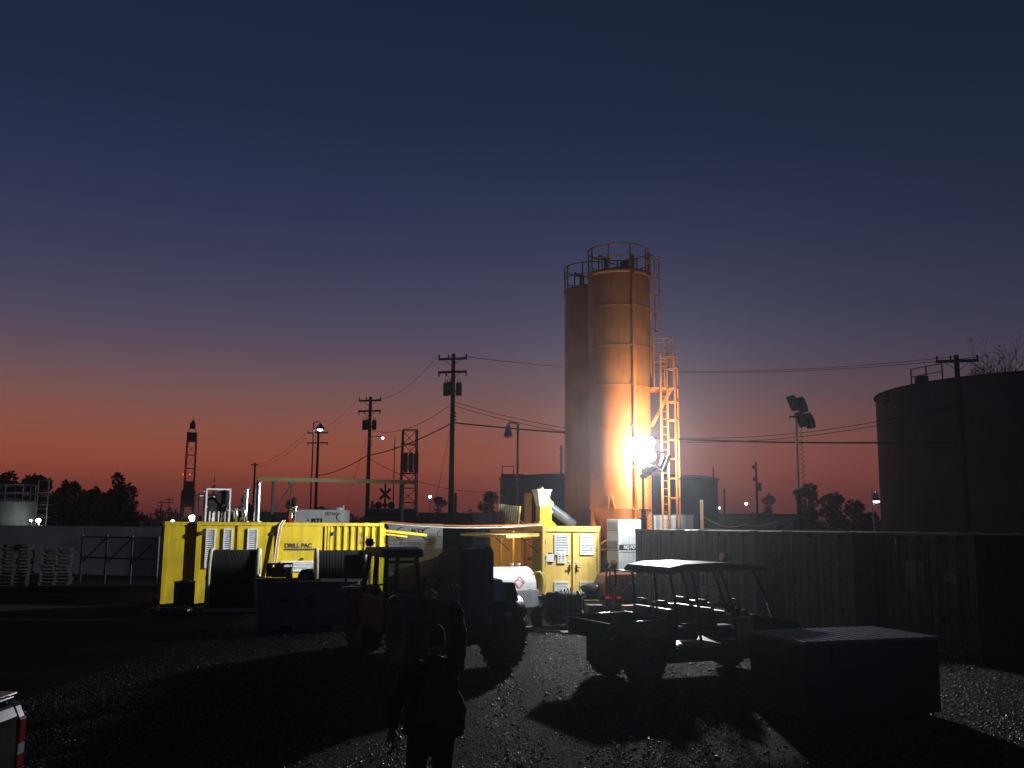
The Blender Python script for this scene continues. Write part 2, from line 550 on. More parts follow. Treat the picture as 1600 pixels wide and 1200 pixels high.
# loose gravel stones where the lamp rakes the yard
def gravel():
    rng = np.random.default_rng(3)
    n = 250000
    x = rng.uniform(-7.5, 9.5, n)
    y = 7.5 + 22.5 * rng.uniform(0, 1, n) ** 1.35
    # wheel tracks and bare worn patches carry fewer, smaller stones
    def track(x0, c):
        cx = x0 + c * (y - 8) + 0.5 * np.sin(y * 0.21 + x0)
        return np.exp(-((x - cx) / 0.22) ** 2)
    rut = np.maximum.reduce([track(-1.2, 0.02), track(0.5, 0.02), track(3.6, -0.06), track(5.2, -0.06), track(-4.0, 0.12), track(-2.4, 0.12)])
    worn = 0.5 + 0.25 * np.sin(x * 0.9 + 1.3 * np.sin(y * 0.5)) + 0.25 * np.sin(y * 0.7 - x * 0.4 + 2)
    keep = rng.uniform(0, 1, n) < (0.62 + 0.38 * worn) * (1 - 0.45 * rut)
    x, y, rut = x[keep], y[keep], rut[keep]
    n = len(x)
    s = (1 - 0.35 * rut) * rng.uniform(0.005, 0.0145, n) * (1 + 1.2 * (rng.uniform(0, 1, n) > 0.93) + 2.2 * (rng.uniform(0, 1, n) > 0.995))
    base = np.array([(1, 0, 0), (0, 1, 0), (-1, 0, 0), (0, -1, 0), (0, 0, 0.75), (0, 0, -0.6)], float)
    v = np.repeat(base[None], n, 0) * rng.uniform(0.6, 1.35, (n, 6, 3))
    v[:, :, :2] += rng.uniform(-0.25, 0.25, (n, 6, 2))
    a = rng.uniform(0, 6.28, n)
    ca, sa = np.cos(a)[:, None], np.sin(a)[:, None]
    vx = v[:, :, 0] * ca - v[:, :, 1] * sa
    vy = v[:, :, 0] * sa + v[:, :, 1] * ca
    tilt = rng.uniform(-0.6, 0.6, n)[:, None]
    vz = v[:, :, 2] + vx * tilt
    co = np.stack([vx * s[:, None] + x[:, None], vy * s[:, None] + y[:, None], vz * s[:, None] + 0.35 * s[:, None]], 2).reshape(-1, 3)
    tri = np.array([(0, 1, 4), (1, 2, 4), (2, 3, 4), (3, 0, 4), (1, 0, 5), (2, 1, 5), (3, 2, 5), (0, 3, 5)])
    f = (tri[None] + 6 * np.arange(n)[:, None, None]).reshape(-1)
    me = bpy.data.meshes.new('gravel')
    me.vertices.add(6 * n)
    me.vertices.foreach_set('co', co.reshape(-1))
    nf = 8 * n
    me.loops.add(3 * nf)
    me.loops.foreach_set('vertex_index', f)
    me.polygons.add(nf)
    me.polygons.foreach_set('loop_start', np.arange(0, 3 * nf, 3))
    me.polygons.foreach_set('loop_total', np.full(nf, 3))
    me.update(calc_edges=True)
    m = bpy.data.materials.new('gravel_stone')
    m.use_nodes = True
    t = m.node_tree
    b = t.nodes['Principled BSDF']
    ge = t.nodes.new('ShaderNodeNewGeometry')
    rp = t.nodes.new('ShaderNodeValToRGB')
    rp.color_ramp.elements[0].color = (0.014, 0.014, 0.015, 1)
    rp.color_ramp.elements[1].color = (0.10, 0.099, 0.098, 1)
    t.links.new(ge.outputs['Random Per Island'], rp.inputs[0])
    t.links.new(rp.outputs[0], b.inputs['Base Color'])
    b.inputs['Roughness'].default_value = 0.30
    b.inputs['Specular IOR Level'].default_value = 0.5
    me.materials.append(m)
    o = bpy.data.objects.new('gravel', me)
    COL.objects.link(o)
    tag(o, 'loose grey gravel stones scattered over the yard', 'gravel', kind='stuff')
gravel()

# ================================================================ SILOS
LAMP_POS = P(1004, 700, 32.0)
def silo(label, px, d, top_y, with_ladder):
    base = G(px, d)
    RR = 1.18
    t = thing('silo', label, 'silo', base, 0, 'orange cement silos')
    ztop = Z(px, top_y, d)
    zs = [Z(px, y, d) for y in (795, 732, 670, 607, 547, 486)] + [ztop]
    z0 = zs[0]
    for i in range(6):
        q = MB()
        q.lathe([(RR, zs[i]), (RR - 0.004, (zs[i] + zs[i + 1]) / 2), (RR, zs[i + 1])], 64)
        q.build('shell_ring', ORG, t)
    for z in zs[:-1]:
        MB().lathe([(RR, z - 0.022), (RR + 0.016, z - 0.018), (RR + 0.016, z + 0.018), (RR, z + 0.022)], 64, smooth=False).build('seam_flange', ORG, t)
    # domed roof with a raised rim
    MB().lathe([(RR, ztop), (RR + 0.05, ztop + 0.02), (RR + 0.05, ztop + 0.16), (RR - 0.02, ztop + 0.17), (0.4, ztop + 0.42), (0, ztop + 0.44)], 64).build('roof', ORG, t)
    MB().lathe([(RR, z0), (0.30, z0 - 1.75), (0.22, z0 - 1.75), (0.22, z0 - 2.1), (0.0, z0 - 2.1)], 48).build('hopper_cone', ORG, t)
    legs = [(math.cos(a) * 1.08, math.sin(a) * 1.08) for a in (R(-168), R(-14), R(60), R(120))]
    for (x, y) in legs:
        MB().cyl((x, y, 0), (x, y, z0 + 0.3), 0.10, n=12).build('leg', ORG, t)
        MB().bx(x - 0.2, x + 0.2, y - 0.2, y + 0.2, 0, 0.03).build('foot_plate', ORG, t)
    for i in range(4):
        a, b = legs[i], legs[(i + 1) % 4]
        MB().cyl((*a, z0 - 1.5), (*b, z0 - 0.1), 0.045, n=8).build('brace', ORG, t)
        MB().cyl((*b, z0 - 1.5), (*a, z0 - 0.1), 0.045, n=8).build('brace', ORG, t)
        MB().cyl((*a, z0 - 1.55), (*b, z0 - 1.55), 0.05, n=8).build('tie_bar', ORG, t)
    # guard rail
    zr = ztop + 0.12
    for h in (0.52, 1.0):
        MB().ring((0, 0, zr + h), RR + 0.02, 0.026, 64).build('guard_rail', ORG, t)
    for i in range(9):
        a = R(-75 + 40 * i)
        x, y = (RR + 0.02) * math.cos(a), (RR + 0.02) * math.sin(a)
        MB().bx(x - 0.028, x + 0.028, y - 0.028, y + 0.028, zr - 0.12, zr + 1.0).build('rail_post', ORG, t)
    # filter housing and valve on the roof
    MB().cyl((0.35, 0.2, ztop + 0.3), (0.35, 0.2, ztop + 0.72), 0.26, n=20).cyl((0.35, 0.2, ztop + 0.72), (0.35, 0.2, ztop + 0.82), 0.30, 0.18, n=20).build('roof_filter', DKST, t)
    MB().bx(-0.55, -0.35, -0.1, 0.1, ztop + 0.3, ztop + 0.85).cyl((-0.45, 0, ztop + 0.8), (-0.75, 0.1, ztop + 1.0), 0.05, n=8).build('pressure_valve', DKST, t)
    # fill pipe down the front
    ax = (987 - 970) * d / F if with_ladder else 0.6
    ay = -math.sqrt(RR * RR - ax * ax) - 0.1
    MB().tube([(0.42, 0.1, ztop + 0.5), (0.42, -0.5, ztop + 0.75), (ax, ay + 0.25, ztop + 0.72), (ax, ay, ztop + 0.45), (ax, ay, ztop), (ax, ay, z0 - 2.2)], 0.065, 10).build('fill_pipe', ORG, t)
    for z in zs[:-1]:
        MB().bx(ax - 0.11, ax + 0.11, ay - 0.02, ay + 0.16, z - 0.05, z + 0.05).build('pipe_bracket', ORG, t)
    if not with_ladder:
        return t
    u = d / F                                    # metres per photo pixel at the silo
    X = lambda p: (p - 970) * u
    zz = lambda y: Z(1030, y, d)
    # upper ladder with cage, on the right flank
    lz0, lz1 = zz(606), zz(398)
    yl = 0.05
    for dy in (-0.22, 0.22):
        MB().bx(X(1020) - 0.03, X(1020) + 0.03, yl + dy - 0.02, yl + dy + 0.02, lz0, lz1).build('ladder_rail', ORG, t)
    k = 0
    z = lz0 + 0.25
    rung = None
    while z < lz1 - 1.0:
        if rung is None:
            rung = MB().cyl((0, -0.22, 0), (0, 0.22, 0), 0.013, n=6).build('rung', ORG, t, loc=(X(1020), yl, z))
        else:
            share(rung, 'rung', t, (X(1020), yl, z))
        z += 0.30
    for y in (607 - 30, 545, 515, 487, 458, 431, 405):
        MB().bx(X(1012), X(1020), yl - 0.24, yl - 0.20, zz(y) - 0.02, zz(y) + 0.02).build('ladder_bracket', ORG, t)
    for y in (403, 432, 459, 488, 516):
        pts = [(X(1020), -0.24, zz(y))] + [(X(1020) + 0.40 * math.sin(R(a)) * 1.0, -0.36 * math.cos(R(a)), zz(y)) for a in range(15, 180, 15)] + [(X(1020), 0.24, zz(y))]
        MB().tube([(a, b + yl, c) for a, b, c in pts], 0.022, 5).build('cage_hoop', ORG, t)
    for (a, b) in ((X(1020) + 0.39, 0.1), (X(1020) + 0.32, -0.22), (X(1020) + 0.24, 0.30)):
        MB().bx(a - 0.022, a + 0.022, b - 0.012, b + 0.012, zz(516), zz(403)).build('cage_strap', ORG, t)
    # platform
    zp = zz(608)
    MB().bx(X(1017), X(1054), -0.55, 0.65, zp - 0.06, zp).build('platform', ORG, t)
    for (a, b) in ((X(1022), -0.5), (X(1052), -0.5), (X(1038), -0.5), (X(1052), 0.6), (X(1022), 0.6)):
        MB().bx(a - 0.022, a + 0.022, b - 0.022, b + 0.022, zp, zz(534)).build('platform_post', ORG, t)
    for y in (532, 550, 568):
        MB().tube([(X(1020), -0.5, zz(y)), (X(1052), -0.5, zz(y)), (X(1052), 0.6, zz(y - 2)), (X(1020), 0.6, zz(y - 2))], 0.022, 6).build('platform_rail', ORG, t)
    MB().beam((X(1019), -0.35, zz(668)), (X(1050), -0.35, zp - 0.04), 0.06).build('platform_brace', ORG, t)
    MB().beam((X(1019), 0.45, zz(668)), (X(1050), 0.45, zp - 0.04), 0.06).build('platform_brace', ORG, t)
    # lower caged ladder standing on the ground
    for p in (1030, 1040):
        MB().bx(X(p) - 0.035, X(p) + 0.035, -0.80, -0.73, 0, zz(560)).build('ladder_rail', ORG, t)
    z = 0.3
    r2 = None
    while z < zz(560):
        if r2 is None:
            r2 = MB().cyl((X(1030), 0, 0), (X(1040), 0, 0), 0.015, n=6).build('rung', ORG, t, loc=(0, -0.765, z))
        else:
            share(r2, 'rung', t, (0, -0.765, z))
        z += 0.29
    for y in (563, 581, 612, 632, 660, 690, 719, 749, 779):
        zc = zz(y)
        MB().tube([(X(1040), -0.8, zc), (X(1050), -1.0, zc), (X(1056), -0.85, zc), (X(1057), -0.6, zc), (X(1050), -0.45, zc), (X(1040), -0.7, zc)], 0.03, 5).build('cage_hoop', ORG, t)
    for (p, b) in ((1050, -1.0), (1056, -0.78)):
        MB().bx(X(p) - 0.028, X(p) + 0.028, b - 0.028, b + 0.028, 2.2, zz(563)).build('cage_strap', ORG, t)
    # pipe loop ear on the lower band
    MB().tube([(X(945), -RR + 0.1, z0 - 0.05), (X(947), -RR + 0.02, z0 + 0.45), (X(951), -RR, z0 + 0.5), (X(955), -RR, z0 - 0.05)], 0.05, 6).build('lifting_lug', ORG, t)
    return t
silo('tall orange steel silo with caged ladder, lit by the floodlight', 970, 35.6, 437, True)
silo('unlit orange steel silo without a ladder behind the floodlit one', 927.5, 38.6, 461, False)

# ================================================================ STORAGE TANKS
def tank(name, label, px, d, RR, ztop, m, rings=5, wall_n=96):
    t = thing(name, label, 'tank', G(px, d), 0)
    for i in range(rings):
        a, b = ztop * i / rings, ztop * (i + 1) / rings
        MB().lathe([(RR - 0.008 * i, a), (RR - 0.008 * i, b)], wall_n).build('shell_course', m, t)
    MB().lathe([(RR, ztop - 0.12), (RR + 0.1, ztop - 0.1), (RR + 0.1, ztop + 0.02), (RR, ztop + 0.03), (RR * 0.5, ztop + RR * 0.03), (0, ztop + RR * 0.04)], wall_n).build('roof', m, t)
    return t
# big tank on the right
tk = tank('storage_tank', 'huge grey cylindrical oil tank with roof handrail behind the containers', 1645, 74, 12.6, Z(1372, 611, 74), TANKG, 6)
kz = Z(1372, 611, 74)
RT = 12.5
def onrim(px):
    # point on the near rim seen in photo column px
    c = G(1645, 74)
    dx = (px - 800) / F
    best = min((abs((c.x + RT * math.cos(R(a))) / (c.y + RT * math.sin(R(a))) - dx), a) for a in np.arange(-180, -60, 0.5))[1]
    return Vector((RT * math.cos(R(best)), RT * math.sin(R(best)), kz))
ra = [onrim(p) for p in (1432, 1456, 1482)]
for p in ra:
    MB().beam(p - Vector((0, 0, 0.1)), p + Vector((0, 0, 1.2)), 0.08).build('rail_post', DKST, tk)
for h in (0.6, 1.2):
    MB().tube([p + Vector((0, 0, h)) for p in ra], 0.035, 6).build('handrail', DKST, tk)
MB().bx(ra[1].x - 0.5, ra[1].x + 0.3, ra[1].y + 0.3, ra[1].y + 0.9, kz, kz + 0.55).build('roof_hatch', DKST, tk)
p = onrim(1371)
MB().cyl(p + Vector((-0.1, -0.1, -0.1)), p + Vector((-0.12, -0.12, -1.0)), 0.08, 0.34, 14).build('horn_lamp_shade', DKST, tk)
# dark tank behind the silos
tk = tank('storage_tank', 'wide blue-black storage tank behind the orange silos', 950, 84, 9.7, Z(950, 741, 75.5), TANKB, 4)
c = Vector((-9.5, -1.5, Z(950, 741, 75.5)))
MB().tube([c, c + Vector((0, 0, 1.0)), c + Vector((1.0, 0, 1.0)), c + Vector((1.0, 0, 0))], 0.06, 6).build('handrail', DKST, tk)
MB().bx(c.x - 0.1, c.x + 1.9, c.y - 0.4, c.y + 0.5, c.z - 0.15, c.z + 0.30).build('roof_platform', DKST, tk)
MB().bx(9.60, 9.70, -1.7, -1.6, c.z - 2.6, c.z - 2.45).build('shell_light', BULB, tk)
MB().cyl((9.0, -2.5, c.z), (9.0, -2.5, c.z + 1.0), 0.06, n=6).build('vent_pipe', DKST, tk)

# pale tanks on the far left
PALE = mat('pale_tank_paint', (0.30, 0.33, 0.30), 0.7, var=0.25, scale=1.5, bump=0.05, rust=0.3)
def pale_tank(label, px, d, RR, y, gates):
    zt = Z(px, y, d)
    t = thing('pale_tank', label, 'tank', G(px, d), 0, 'pale tanks beyond the white wall')
    MB().lathe([(RR, 0), (RR, zt)], 48).build('shell', PALE, t)
    MB().lathe([(RR, zt), (RR + 0.06, zt), (RR + 0.06, zt + 0.1), (0, zt + 0.35)], 48).build('roof', PALE, t)
    for i in range(10):
        a = 2 * math.pi * i / 10
        MB().cyl((RR * math.cos(a), RR * math.sin(a), zt), (RR * math.cos(a), RR * math.sin(a), zt + 1.1), 0.03, n=6).build('rail_post', GALV, t)
    for h in (0.6, 1.1):
        MB().ring((0, 0, zt + h), RR, 0.03, 40).build('guard_rail', GALV, t)
    for x in (-0.3, 0.35):
        if not gates: break
        MB().cyl((RR + 0.6 + x, -0.3, 0), (RR + 0.6 + x, -0.3, zt + 1.4), 0.035, n=6).build('ladder_rail', GALV, t)
    if gates:
        for k in range(12):
            z = 0.3 + k * (zt + 0.9) / 12
            MB().cyl((RR + 0.3, -0.3, z), (RR + 0.95, -0.3, z), 0.022, n=6).build('rung', GALV, t)
        for k in range(5):
            z = zt + 1.4 - k * 0.75
            MB().ring((RR + 0.62, -0.05, z), 0.42, 0.025, 16, 5).build('cage_hoop', GALV, t)
    return t
pale_tank('pale round tank with caged ladder beyond the white wall', 12, 58, 1.55, 786, True)
pale_tank('pale round tank with plain shell beyond the white wall', -75, 60, 1.7, 787, False)

# white perimeter wall on the left
w0, w1 = P(-60, 822, 50), P(262, 822, 47)
t = thing('perimeter_wall', 'long white panel wall along the left edge of the yard', 'wall', (w0.x, w0.y, 0), math.atan2(w1.y - w0.y, w1.x - w0.x))
L = (Vector((w1.x, w1.y)) - Vector((w0.x, w0.y))).length
n = 7
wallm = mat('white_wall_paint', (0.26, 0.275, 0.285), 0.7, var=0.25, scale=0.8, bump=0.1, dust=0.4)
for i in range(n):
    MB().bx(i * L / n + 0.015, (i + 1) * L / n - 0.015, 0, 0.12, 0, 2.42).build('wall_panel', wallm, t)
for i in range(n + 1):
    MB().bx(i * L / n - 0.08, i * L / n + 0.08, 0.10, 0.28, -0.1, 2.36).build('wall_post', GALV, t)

# ================================================================ CONTAINERS
def corner_blocks(L, W, H, m, t):
    for x in (0, L):
        for y in (0, W):
            for z in (0, H):
                x0 = -0.006 if x == 0 else L - 0.172
                y0 = -0.006 if y == 0 else W - 0.158
                z0 = -0.0 if z == 0 else H - 0.114
                MB().bx(x0, x0 + 0.178, y0, y0 + 0.164, z0, z0 + 0.118).build('corner_casting', m, t)
def container(name, label, loc, rz, L, W, H, m, front='corr', left='corr', right='corr', group=None, mark=None):
    t = thing(name, label, 'container', loc, rz, group)
    corner_blocks(L, W, H, m, t)
    q = MB()
    for x in (0.0, L - 0.14):
        for y in (0.0, W - 0.14):
            q.bx(x, x + 0.14, y, y + 0.14, 0.1, H - 0.1)
    for y in (0.004, W - 0.104):
        q.bx(0.14, L - 0.14, y, y + 0.10, 0.02, 0.17)
        q.bx(0.14, L - 0.14, y, y + 0.10, H - 0.12, H - 0.01)
    for x in (0.004, L - 0.104):
        q.bx(x, x + 0.10, 0.14, W - 0.14, 0.02, 0.17)
        q.bx(x, x + 0.10, 0.14, W - 0.14, H - 0.14, H - 0.01)
    q.build('frame', m, t)
    if front == 'corr':
        MB().corr((0.14, 0.03, 0), (1, 0, 0), (0, -1, 0), L - 0.28, 0.17, H - 0.12).build('side_wall', m, t)
    elif front == 'flat':
        MB().bx(0.14, L - 0.14, 0.03, 0.07, 0.17, H - 0.12).build('side_wall', m, t)
    MB().corr((L - 0.14, W - 0.03, 0), (-1, 0, 0), (0, 1, 0), L - 0.28, 0.17, H - 0.12).build('side_wall', m, t)
    if right == 'corr':
        MB().corr((L - 0.03, 0.14, 0), (0, 1, 0), (1, 0, 0), W - 0.28, 0.17, H - 0.14).build('end_wall', m, t)
    if left == 'corr':
        MB().corr((0.03, W - 0.14, 0), (0, -1, 0), (-1, 0, 0), W - 0.28, 0.17, H - 0.14).build('end_wall', m, t)
    if left == 'doors':
        half = (W - 0.28) / 2
        for k in range(2):
            y0 = 0.14 + k * half + 0.006
            y1 = 0.14 + (k + 1) * half - 0.006
            lf = MB()
            lf.bx(0.02, 0.07, y0, y1, 0.18, H - 0.15)
            nb = 4
            for j in range(nb):                      # pressed panels of the leaf
                z0 = 0.26 + j * (H - 0.5) / nb
                z1 = z0 + (H - 0.5) / nb - 0.07
                lf.bx(0.0, 0.02, y0 + 0.07, y0 + 0.07 + (y1 - y0) * 0.38, z0, z1)
                lf.bx(0.0, 0.02, y1 - 0.07 - (y1 - y0) * 0.38, y1 - 0.07, z0, z1)
            leaf = lf.build('door', m, t, bevel=0.008)
            for yy in (y0 + 0.26 * (y1 - y0), y0 + 0.76 * (y1 - y0)):
                MB().cyl((-0.045, yy, 0.1), (-0.045, yy, H - 0.05), 0.02, n=8).build('locking_rod', RODM, leaf)
                for z in (0.14, 0.75, 1.45, H - 0.09):
                    MB().bx(-0.08, 0.02, yy - 0.055, yy + 0.055, z - 0.045, z + 0.045).build('rod_keeper', RODM, leaf)
                MB().bx(-0.09, -0.06, yy - 0.02, yy + 0.40, 1.02, 1.06).build('handle', RODM, leaf)
            for z in (0.4, 1.0, 1.7, 2.2):
                yh = y0 if k == 0 else y1
                MB().bx(-0.015, 0.012, yh - 0.09, yh + 0.09, z - 0.06, z + 0.06).build('hinge', m, leaf)
            MB().bx(0.003, 0.018, y1 - 0.012, y1 + 0.012, 0.18, H - 0.15).build('gasket', BLK, leaf)
    # corrugated roof: ribs run across
    v, f = [], []
    k = max(1, round(L / 0.3))
    qq = (L - 0.2) / k
    xs = []
    for i in range(k):
        b = 0.1 + i * qq
        xs += [(b, 0), (b + 0.3 * qq, 0), (b + 0.42 * qq, -0.02), (b + 0.88 * qq, -0.02)]
    xs.append((L - 0.1, 0))
    for x, dz in xs:
        v += [(x, 0.05, H + dz - 0.005), (x, W - 0.05, H + dz - 0.005)]
    f = [(2 * i, 2 * i + 2, 2 * i + 3, 2 * i + 1) for i in range(len(xs) - 1)]
    MB().add(v, f).build('roof', m, t)
    MB().bx(0.1, L - 0.1, 0.1, W - 0.1, 0.10, 0.16).build('floor', WOOD, t)
    return t

# echelon of shipping containers along the right side
RZ = R(24.8)
rowspec = [('shipping_container', 'navy blue shipping container, farthest of the door-end row, beside the generator', (1062, 27.9), NAVY),
           ('shipping_container', 'tan yellow shipping container between the navy and grey-green ones', (1178, 25.0), TAN),
           ('shipping_container', 'grey-green shipping container with a pale placard on its doors', (1330, 22.5), DGRN),
           ('shipping_container', 'brown shipping container with white stickers, behind the flat steel box', (1520, 20.0), BRN)]
PAPER = mat('paper_label', (0.72, 0.72, 0.70), 0.6, var=0.1, bump=0)
OLDP = mat('weathered_placard', (0.22, 0.22, 0.21), 0.7, var=0.3, scale=8, bump=0)
for i, (nm, lb, (px, d), m) in enumerate(rowspec):
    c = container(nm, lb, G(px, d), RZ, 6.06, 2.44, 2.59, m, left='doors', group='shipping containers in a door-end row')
    if i == 0:
        for (y, z) in ((0.55, 1.55), (1.75, 1.5), (1.3, 1.45)):
            MB().bx(-0.012, -0.002, y, y + 0.22, z - 0.35, z + 0.1).build('placard', OLDP, c)
    if i == 2:
        MB().bx(-0.012, -0.002, 1.9, 2.1, 0.9, 1.25).build('placard', OLDP, c)
        MB().bx(-0.012, -0.002, 0.35, 0.55, 1.75, 1.95).build('placard', OLDP, c)
    if i == 3:
        MB().bx(-0.012, -0.002, 1.35, 1.85, 1.35, 1.95).build('placard', OLDP, c)
        MB().bx(-0.012, -0.002, 0.4, 0.8, 1.55, 1.75).build('placard', OLDP, c)
    if i == 1:
        MB().tube([(0.5, -0.012, 2.3), (0.52, -0.012, 1.9), (0.7, -0.012, 1.75), (0.92, -0.012, 1.85), (0.98, -0.012, 2.3)], 0.018, 5).build('painted_letter', CHAR, c)
        MB().bx(-0.012, -0.002, 1.62, 1.78, 1.2, 1.45).build('placard', OLDP, c)
# a long low flat-roofed box behind them
container('flat_container', 'dark low container with a drooping yellow cable above it', G(1100, 40), R(8), 6.06, 2.44, 2.6, DGRN)

# ---------------------------------------------------------------- yellow power container with lettering
DP_O = G(308, 31.8)
DP_E = G(600, 34.3)
DP_RZ = math.atan2(DP_E.y - DP_O.y, DP_E.x - DP_O.x)
DP_L = (DP_E - DP_O).length
DP_H = Z(450, 816, 33.4)
dp = container('power_container', 'long yellow power container lettered DRILL PAC with roof exhausts', DP_O, DP_RZ, DP_L, 2.44, DP_H, YEL, front=None)
def dpx(px):
    """local x along the face for a photo column"""
    k = (px - 800) / F
    u = Vector((math.cos(DP_RZ), math.sin(DP_RZ)))
    # (Ox + s ux) = k (Oy + s uy)
    s = (k * DP_O.y - DP_O.x) / (u.x - k * u.y)
    return s
def dpz(px, py):
    d = DP_O.y + dpx(px) * math.sin(DP_RZ)
    return Z(px, py, d)
H = DP_H
# face panels: three flat doors and one corrugated bay
for (a, b) in ((320, 379), (381, 440), (442, 511)):
    MB().bx(dpx(a) + 0.01, dpx(b) - 0.01, 0.03, 0.08, 0.17, H - 0.13).build('side_door', YEL, dp, bevel=0.01)
MB().corr((dpx(522), 0.035, 0), (1, 0, 0), (0, -1, 0), DP_L - 0.14 - dpx(522), 0.17, H - 0.13, pitch=0.26, dep=0.05).build('corrugated_bay', YEL, dp)
for px in (380, 441, 514.5, 519):
    MB().bx(dpx(px) - 0.035, dpx(px) + 0.035, -0.012, 0.1, 0.17, H - 0.13).build('door_post', YEL, dp)
MB().bx(0.14, DP_L - 0.14, 0.085, 0.12, 0.17, H - 0.13).build('inner_wall', YEL, dp)
def strokes(parent, x, y, z1, z0, w, n):
    """a column of worn, unreadable sideways print"""
    rr = random.Random(int(x * 1000) + n)
    q = MB()
    p = (z1 - z0) / n
    for i in range(n):
        if rr.random() < 0.14:
            continue
        z = z1 - i * p
        q.bx(x, x + w * rr.choice((1, 1, 0.8)), y - 0.003, y, z - p * 0.25, z)
        if rr.random() < 0.7:
            q.bx(x + w * rr.choice((0, 0.45, 0.8)), x + w * rr.choice((0.95, 1)), y - 0.0035, y - 0.0005, z - p * 0.7, z)
    return q.build('worn_print', CHAR, parent)
def louvre(parent, x0, x1, z0, z1, n, y=0.0, m=WHT):
    fr = MB()
    w = 0.045
    fr.bx(x0, x1, y - 0.025, y + 0.03, z1 - w, z1).bx(x0, x1, y - 0.025, y + 0.03, z0, z0 + w)
    fr.bx(x0, x0 + w, y - 0.025, y + 0.03, z0 + w, z1 - w).bx(x1 - w, x1, y - 0.025, y + 0.03, z0 + w, z1 - w)
    o = fr.build('louvre', m, parent)
    MB().bx(x0 + w, x1 - w, y + 0.018, y + 0.028, z0 + w, z1 - w).build('dark_mesh', BLKP, o)
    pitch = (z1 - z0 - 2 * w) / n
    first = None
    for k in range(n):
        z = z0 + w + (k + 0.5) * pitch
        if first is None:
            q = MB()
            th = min(0.34 * pitch, 0.05)
            q.add([(x0 + w, y + 0.014, th * 0.5), (x1 - w, y + 0.014, th * 0.5), (x1 - w, y - 0.020, -th * 0.5), (x0 + w, y - 0.020, -th * 0.5),
                   (x0 + w, y + 0.014, th * 0.5 - 0.012), (x1 - w, y + 0.014, th * 0.5 - 0.012), (x1 - w, y - 0.022, -th * 0.5 - 0.012), (x0 + w, y - 0.022, -th * 0.5 - 0.012)],
                  [(3, 2, 1, 0), (4, 5, 6, 7), (0, 1, 5, 4), (2, 3, 7, 6)])
            first = q.build('slat', m, o, loc=(0, 0, z))
        else:
            share(first, 'slat', o, (0, 0, z))
    return o
for (a, b) in ((330, 345), (357, 371), (394, 410)):
    louvre(dp, dpx(a), dpx(b), dpz(a, 888), dpz(a, 826), 19)
louvre(dp, dpx(447), dpx(498), dpz(470, 893), dpz(470, 877), 5)
for px, w in ((321, 9), (438, 14), (526, 8)):
    MB().bx(dpx(px) - 0.012 * w, dpx(px) + 0.012 * w, -0.03, 0.02, dpz(px, 835.5), dpz(px, 831.5)).bx(dpx(px) - 0.04, dpx(px) + 0.04, -0.06, -0.02, dpz(px, 836.5), dpz(px, 830.5)).build('latch', STEEL, dp)
text('lettering', 'DRILL PAC', 0.20, CHAR, dp, (dpx(452), 0.026, dpz(475, 855.5)), sx=1.0, bold=0.010)
lt = dp.children[-1]
lt.scale = ((dpx(500) - dpx(452)) / max(1e-3, lt.dimensions.x), 1, 1)
MB().bx(dpx(452), dpx(503), 0.018, 0.03, dpz(475, 860), dpz(475, 857)).build('silver_stripe', STEEL, dp)
strokes(dp, dpx(567), 0.028, dpz(567, 833), dpz(567, 852), 0.12, 9)
strokes(dp, dpx(577), 0.028, dpz(577, 838), dpz(577, 856), 0.10, 8)
MB().cyl((dpx(480), 0.03, dpz(480, 873.5)), (dpx(480), -0.01, dpz(480, 873.5)), 0.05, n=14).build('door_lock', STEEL, dp)
# roof equipment of the power container: cooler frames with fan drums
q = MB()
def frame_box(q, x0, x1, y0, y1, z0, z1, w):
    for x in (x0, x1):
        for y in (y0, y1):
            q.bx(x - w, x + w, y - w, y + w, z0, z1)
    for z in (z1,):
        for y in (y0, y1):
            q.bx(x0 - w, x1 + w, y - w, y + w, z - w, z + w)
        for x in (x0, x1):
            q.bx(x - w, x + w, y0 + w, y1 - w, z - w, z + w)
    return q
frame_box(MB(), dpx(329), dpx(366), 0.35, 1.3, H, dpz(345, 764), 0.026).build('cooler_frame', WHT, dp)
frame_box(MB(), dpx(318.5), dpx(347), 0.9, 1.9, H, dpz(330, 772), 0.026).build('cooler_frame', WHT, dp)
for (px, py, r, y0) in ((356, 776, 0.24, 0.45), (339, 785, 0.20, 0.6)):
    zc = dpz(px, py)
    MB().cyl((dpx(px), y0, zc), (dpx(px), y0 + 0.6, zc), r, n=24).build('fan_drum', BLKP, dp)
MB().bx(dpx(333), dpx(363), 0.5, 1.2, dpz(345, 801), dpz(345, 781)).build('radiator_core', BLKP, dp)
for px in (336, 343, 350, 355, 360):
    MB().bx(dpx(px) - 0.02, dpx(px) + 0.02, 0.45, 0.5, H, dpz(345, 799)).build('cooler_leg', WHT, dp)
def stack(px, ytop, r, y):
    q = MB()
    q.cyl((dpx(px), y, H), (dpx(px), y, dpz(px, ytop)), r, n=20)
    q.cyl((dpx(px), y, H), (dpx(px), y, H + 0.03), r * 1.9, n=20)
    o = q.build('exhaust_stack', STEEL, dp)
    M = Matrix.Translation((dpx(px) + 0.04, y, dpz(px, ytop) + 0.015)) @ Matrix.Rotation(R(-8), 4, 'Y')
    MB().add([], []).cyl((0, 0, 0), (0, 0, 0.02), r * 1.35, n=16).build('rain_cap', DKST, o).matrix_local = M
stack(410, 754, 0.10, 0.5)
stack(394, 763, 0.085, 0.9)
for px, y in ((377, 0.5), (391, 0.6)):
    x = dpx(px)
    hh = dpz(px, 795)
    MB().tube([(x, y, H), (x, y, hh - 0.15), (x - 0.04, y, hh - 0.04), (x - 0.16, y, hh), (x - 0.34, y, hh)], 0.085, 14).build('exhaust_elbow', STEEL, dp)
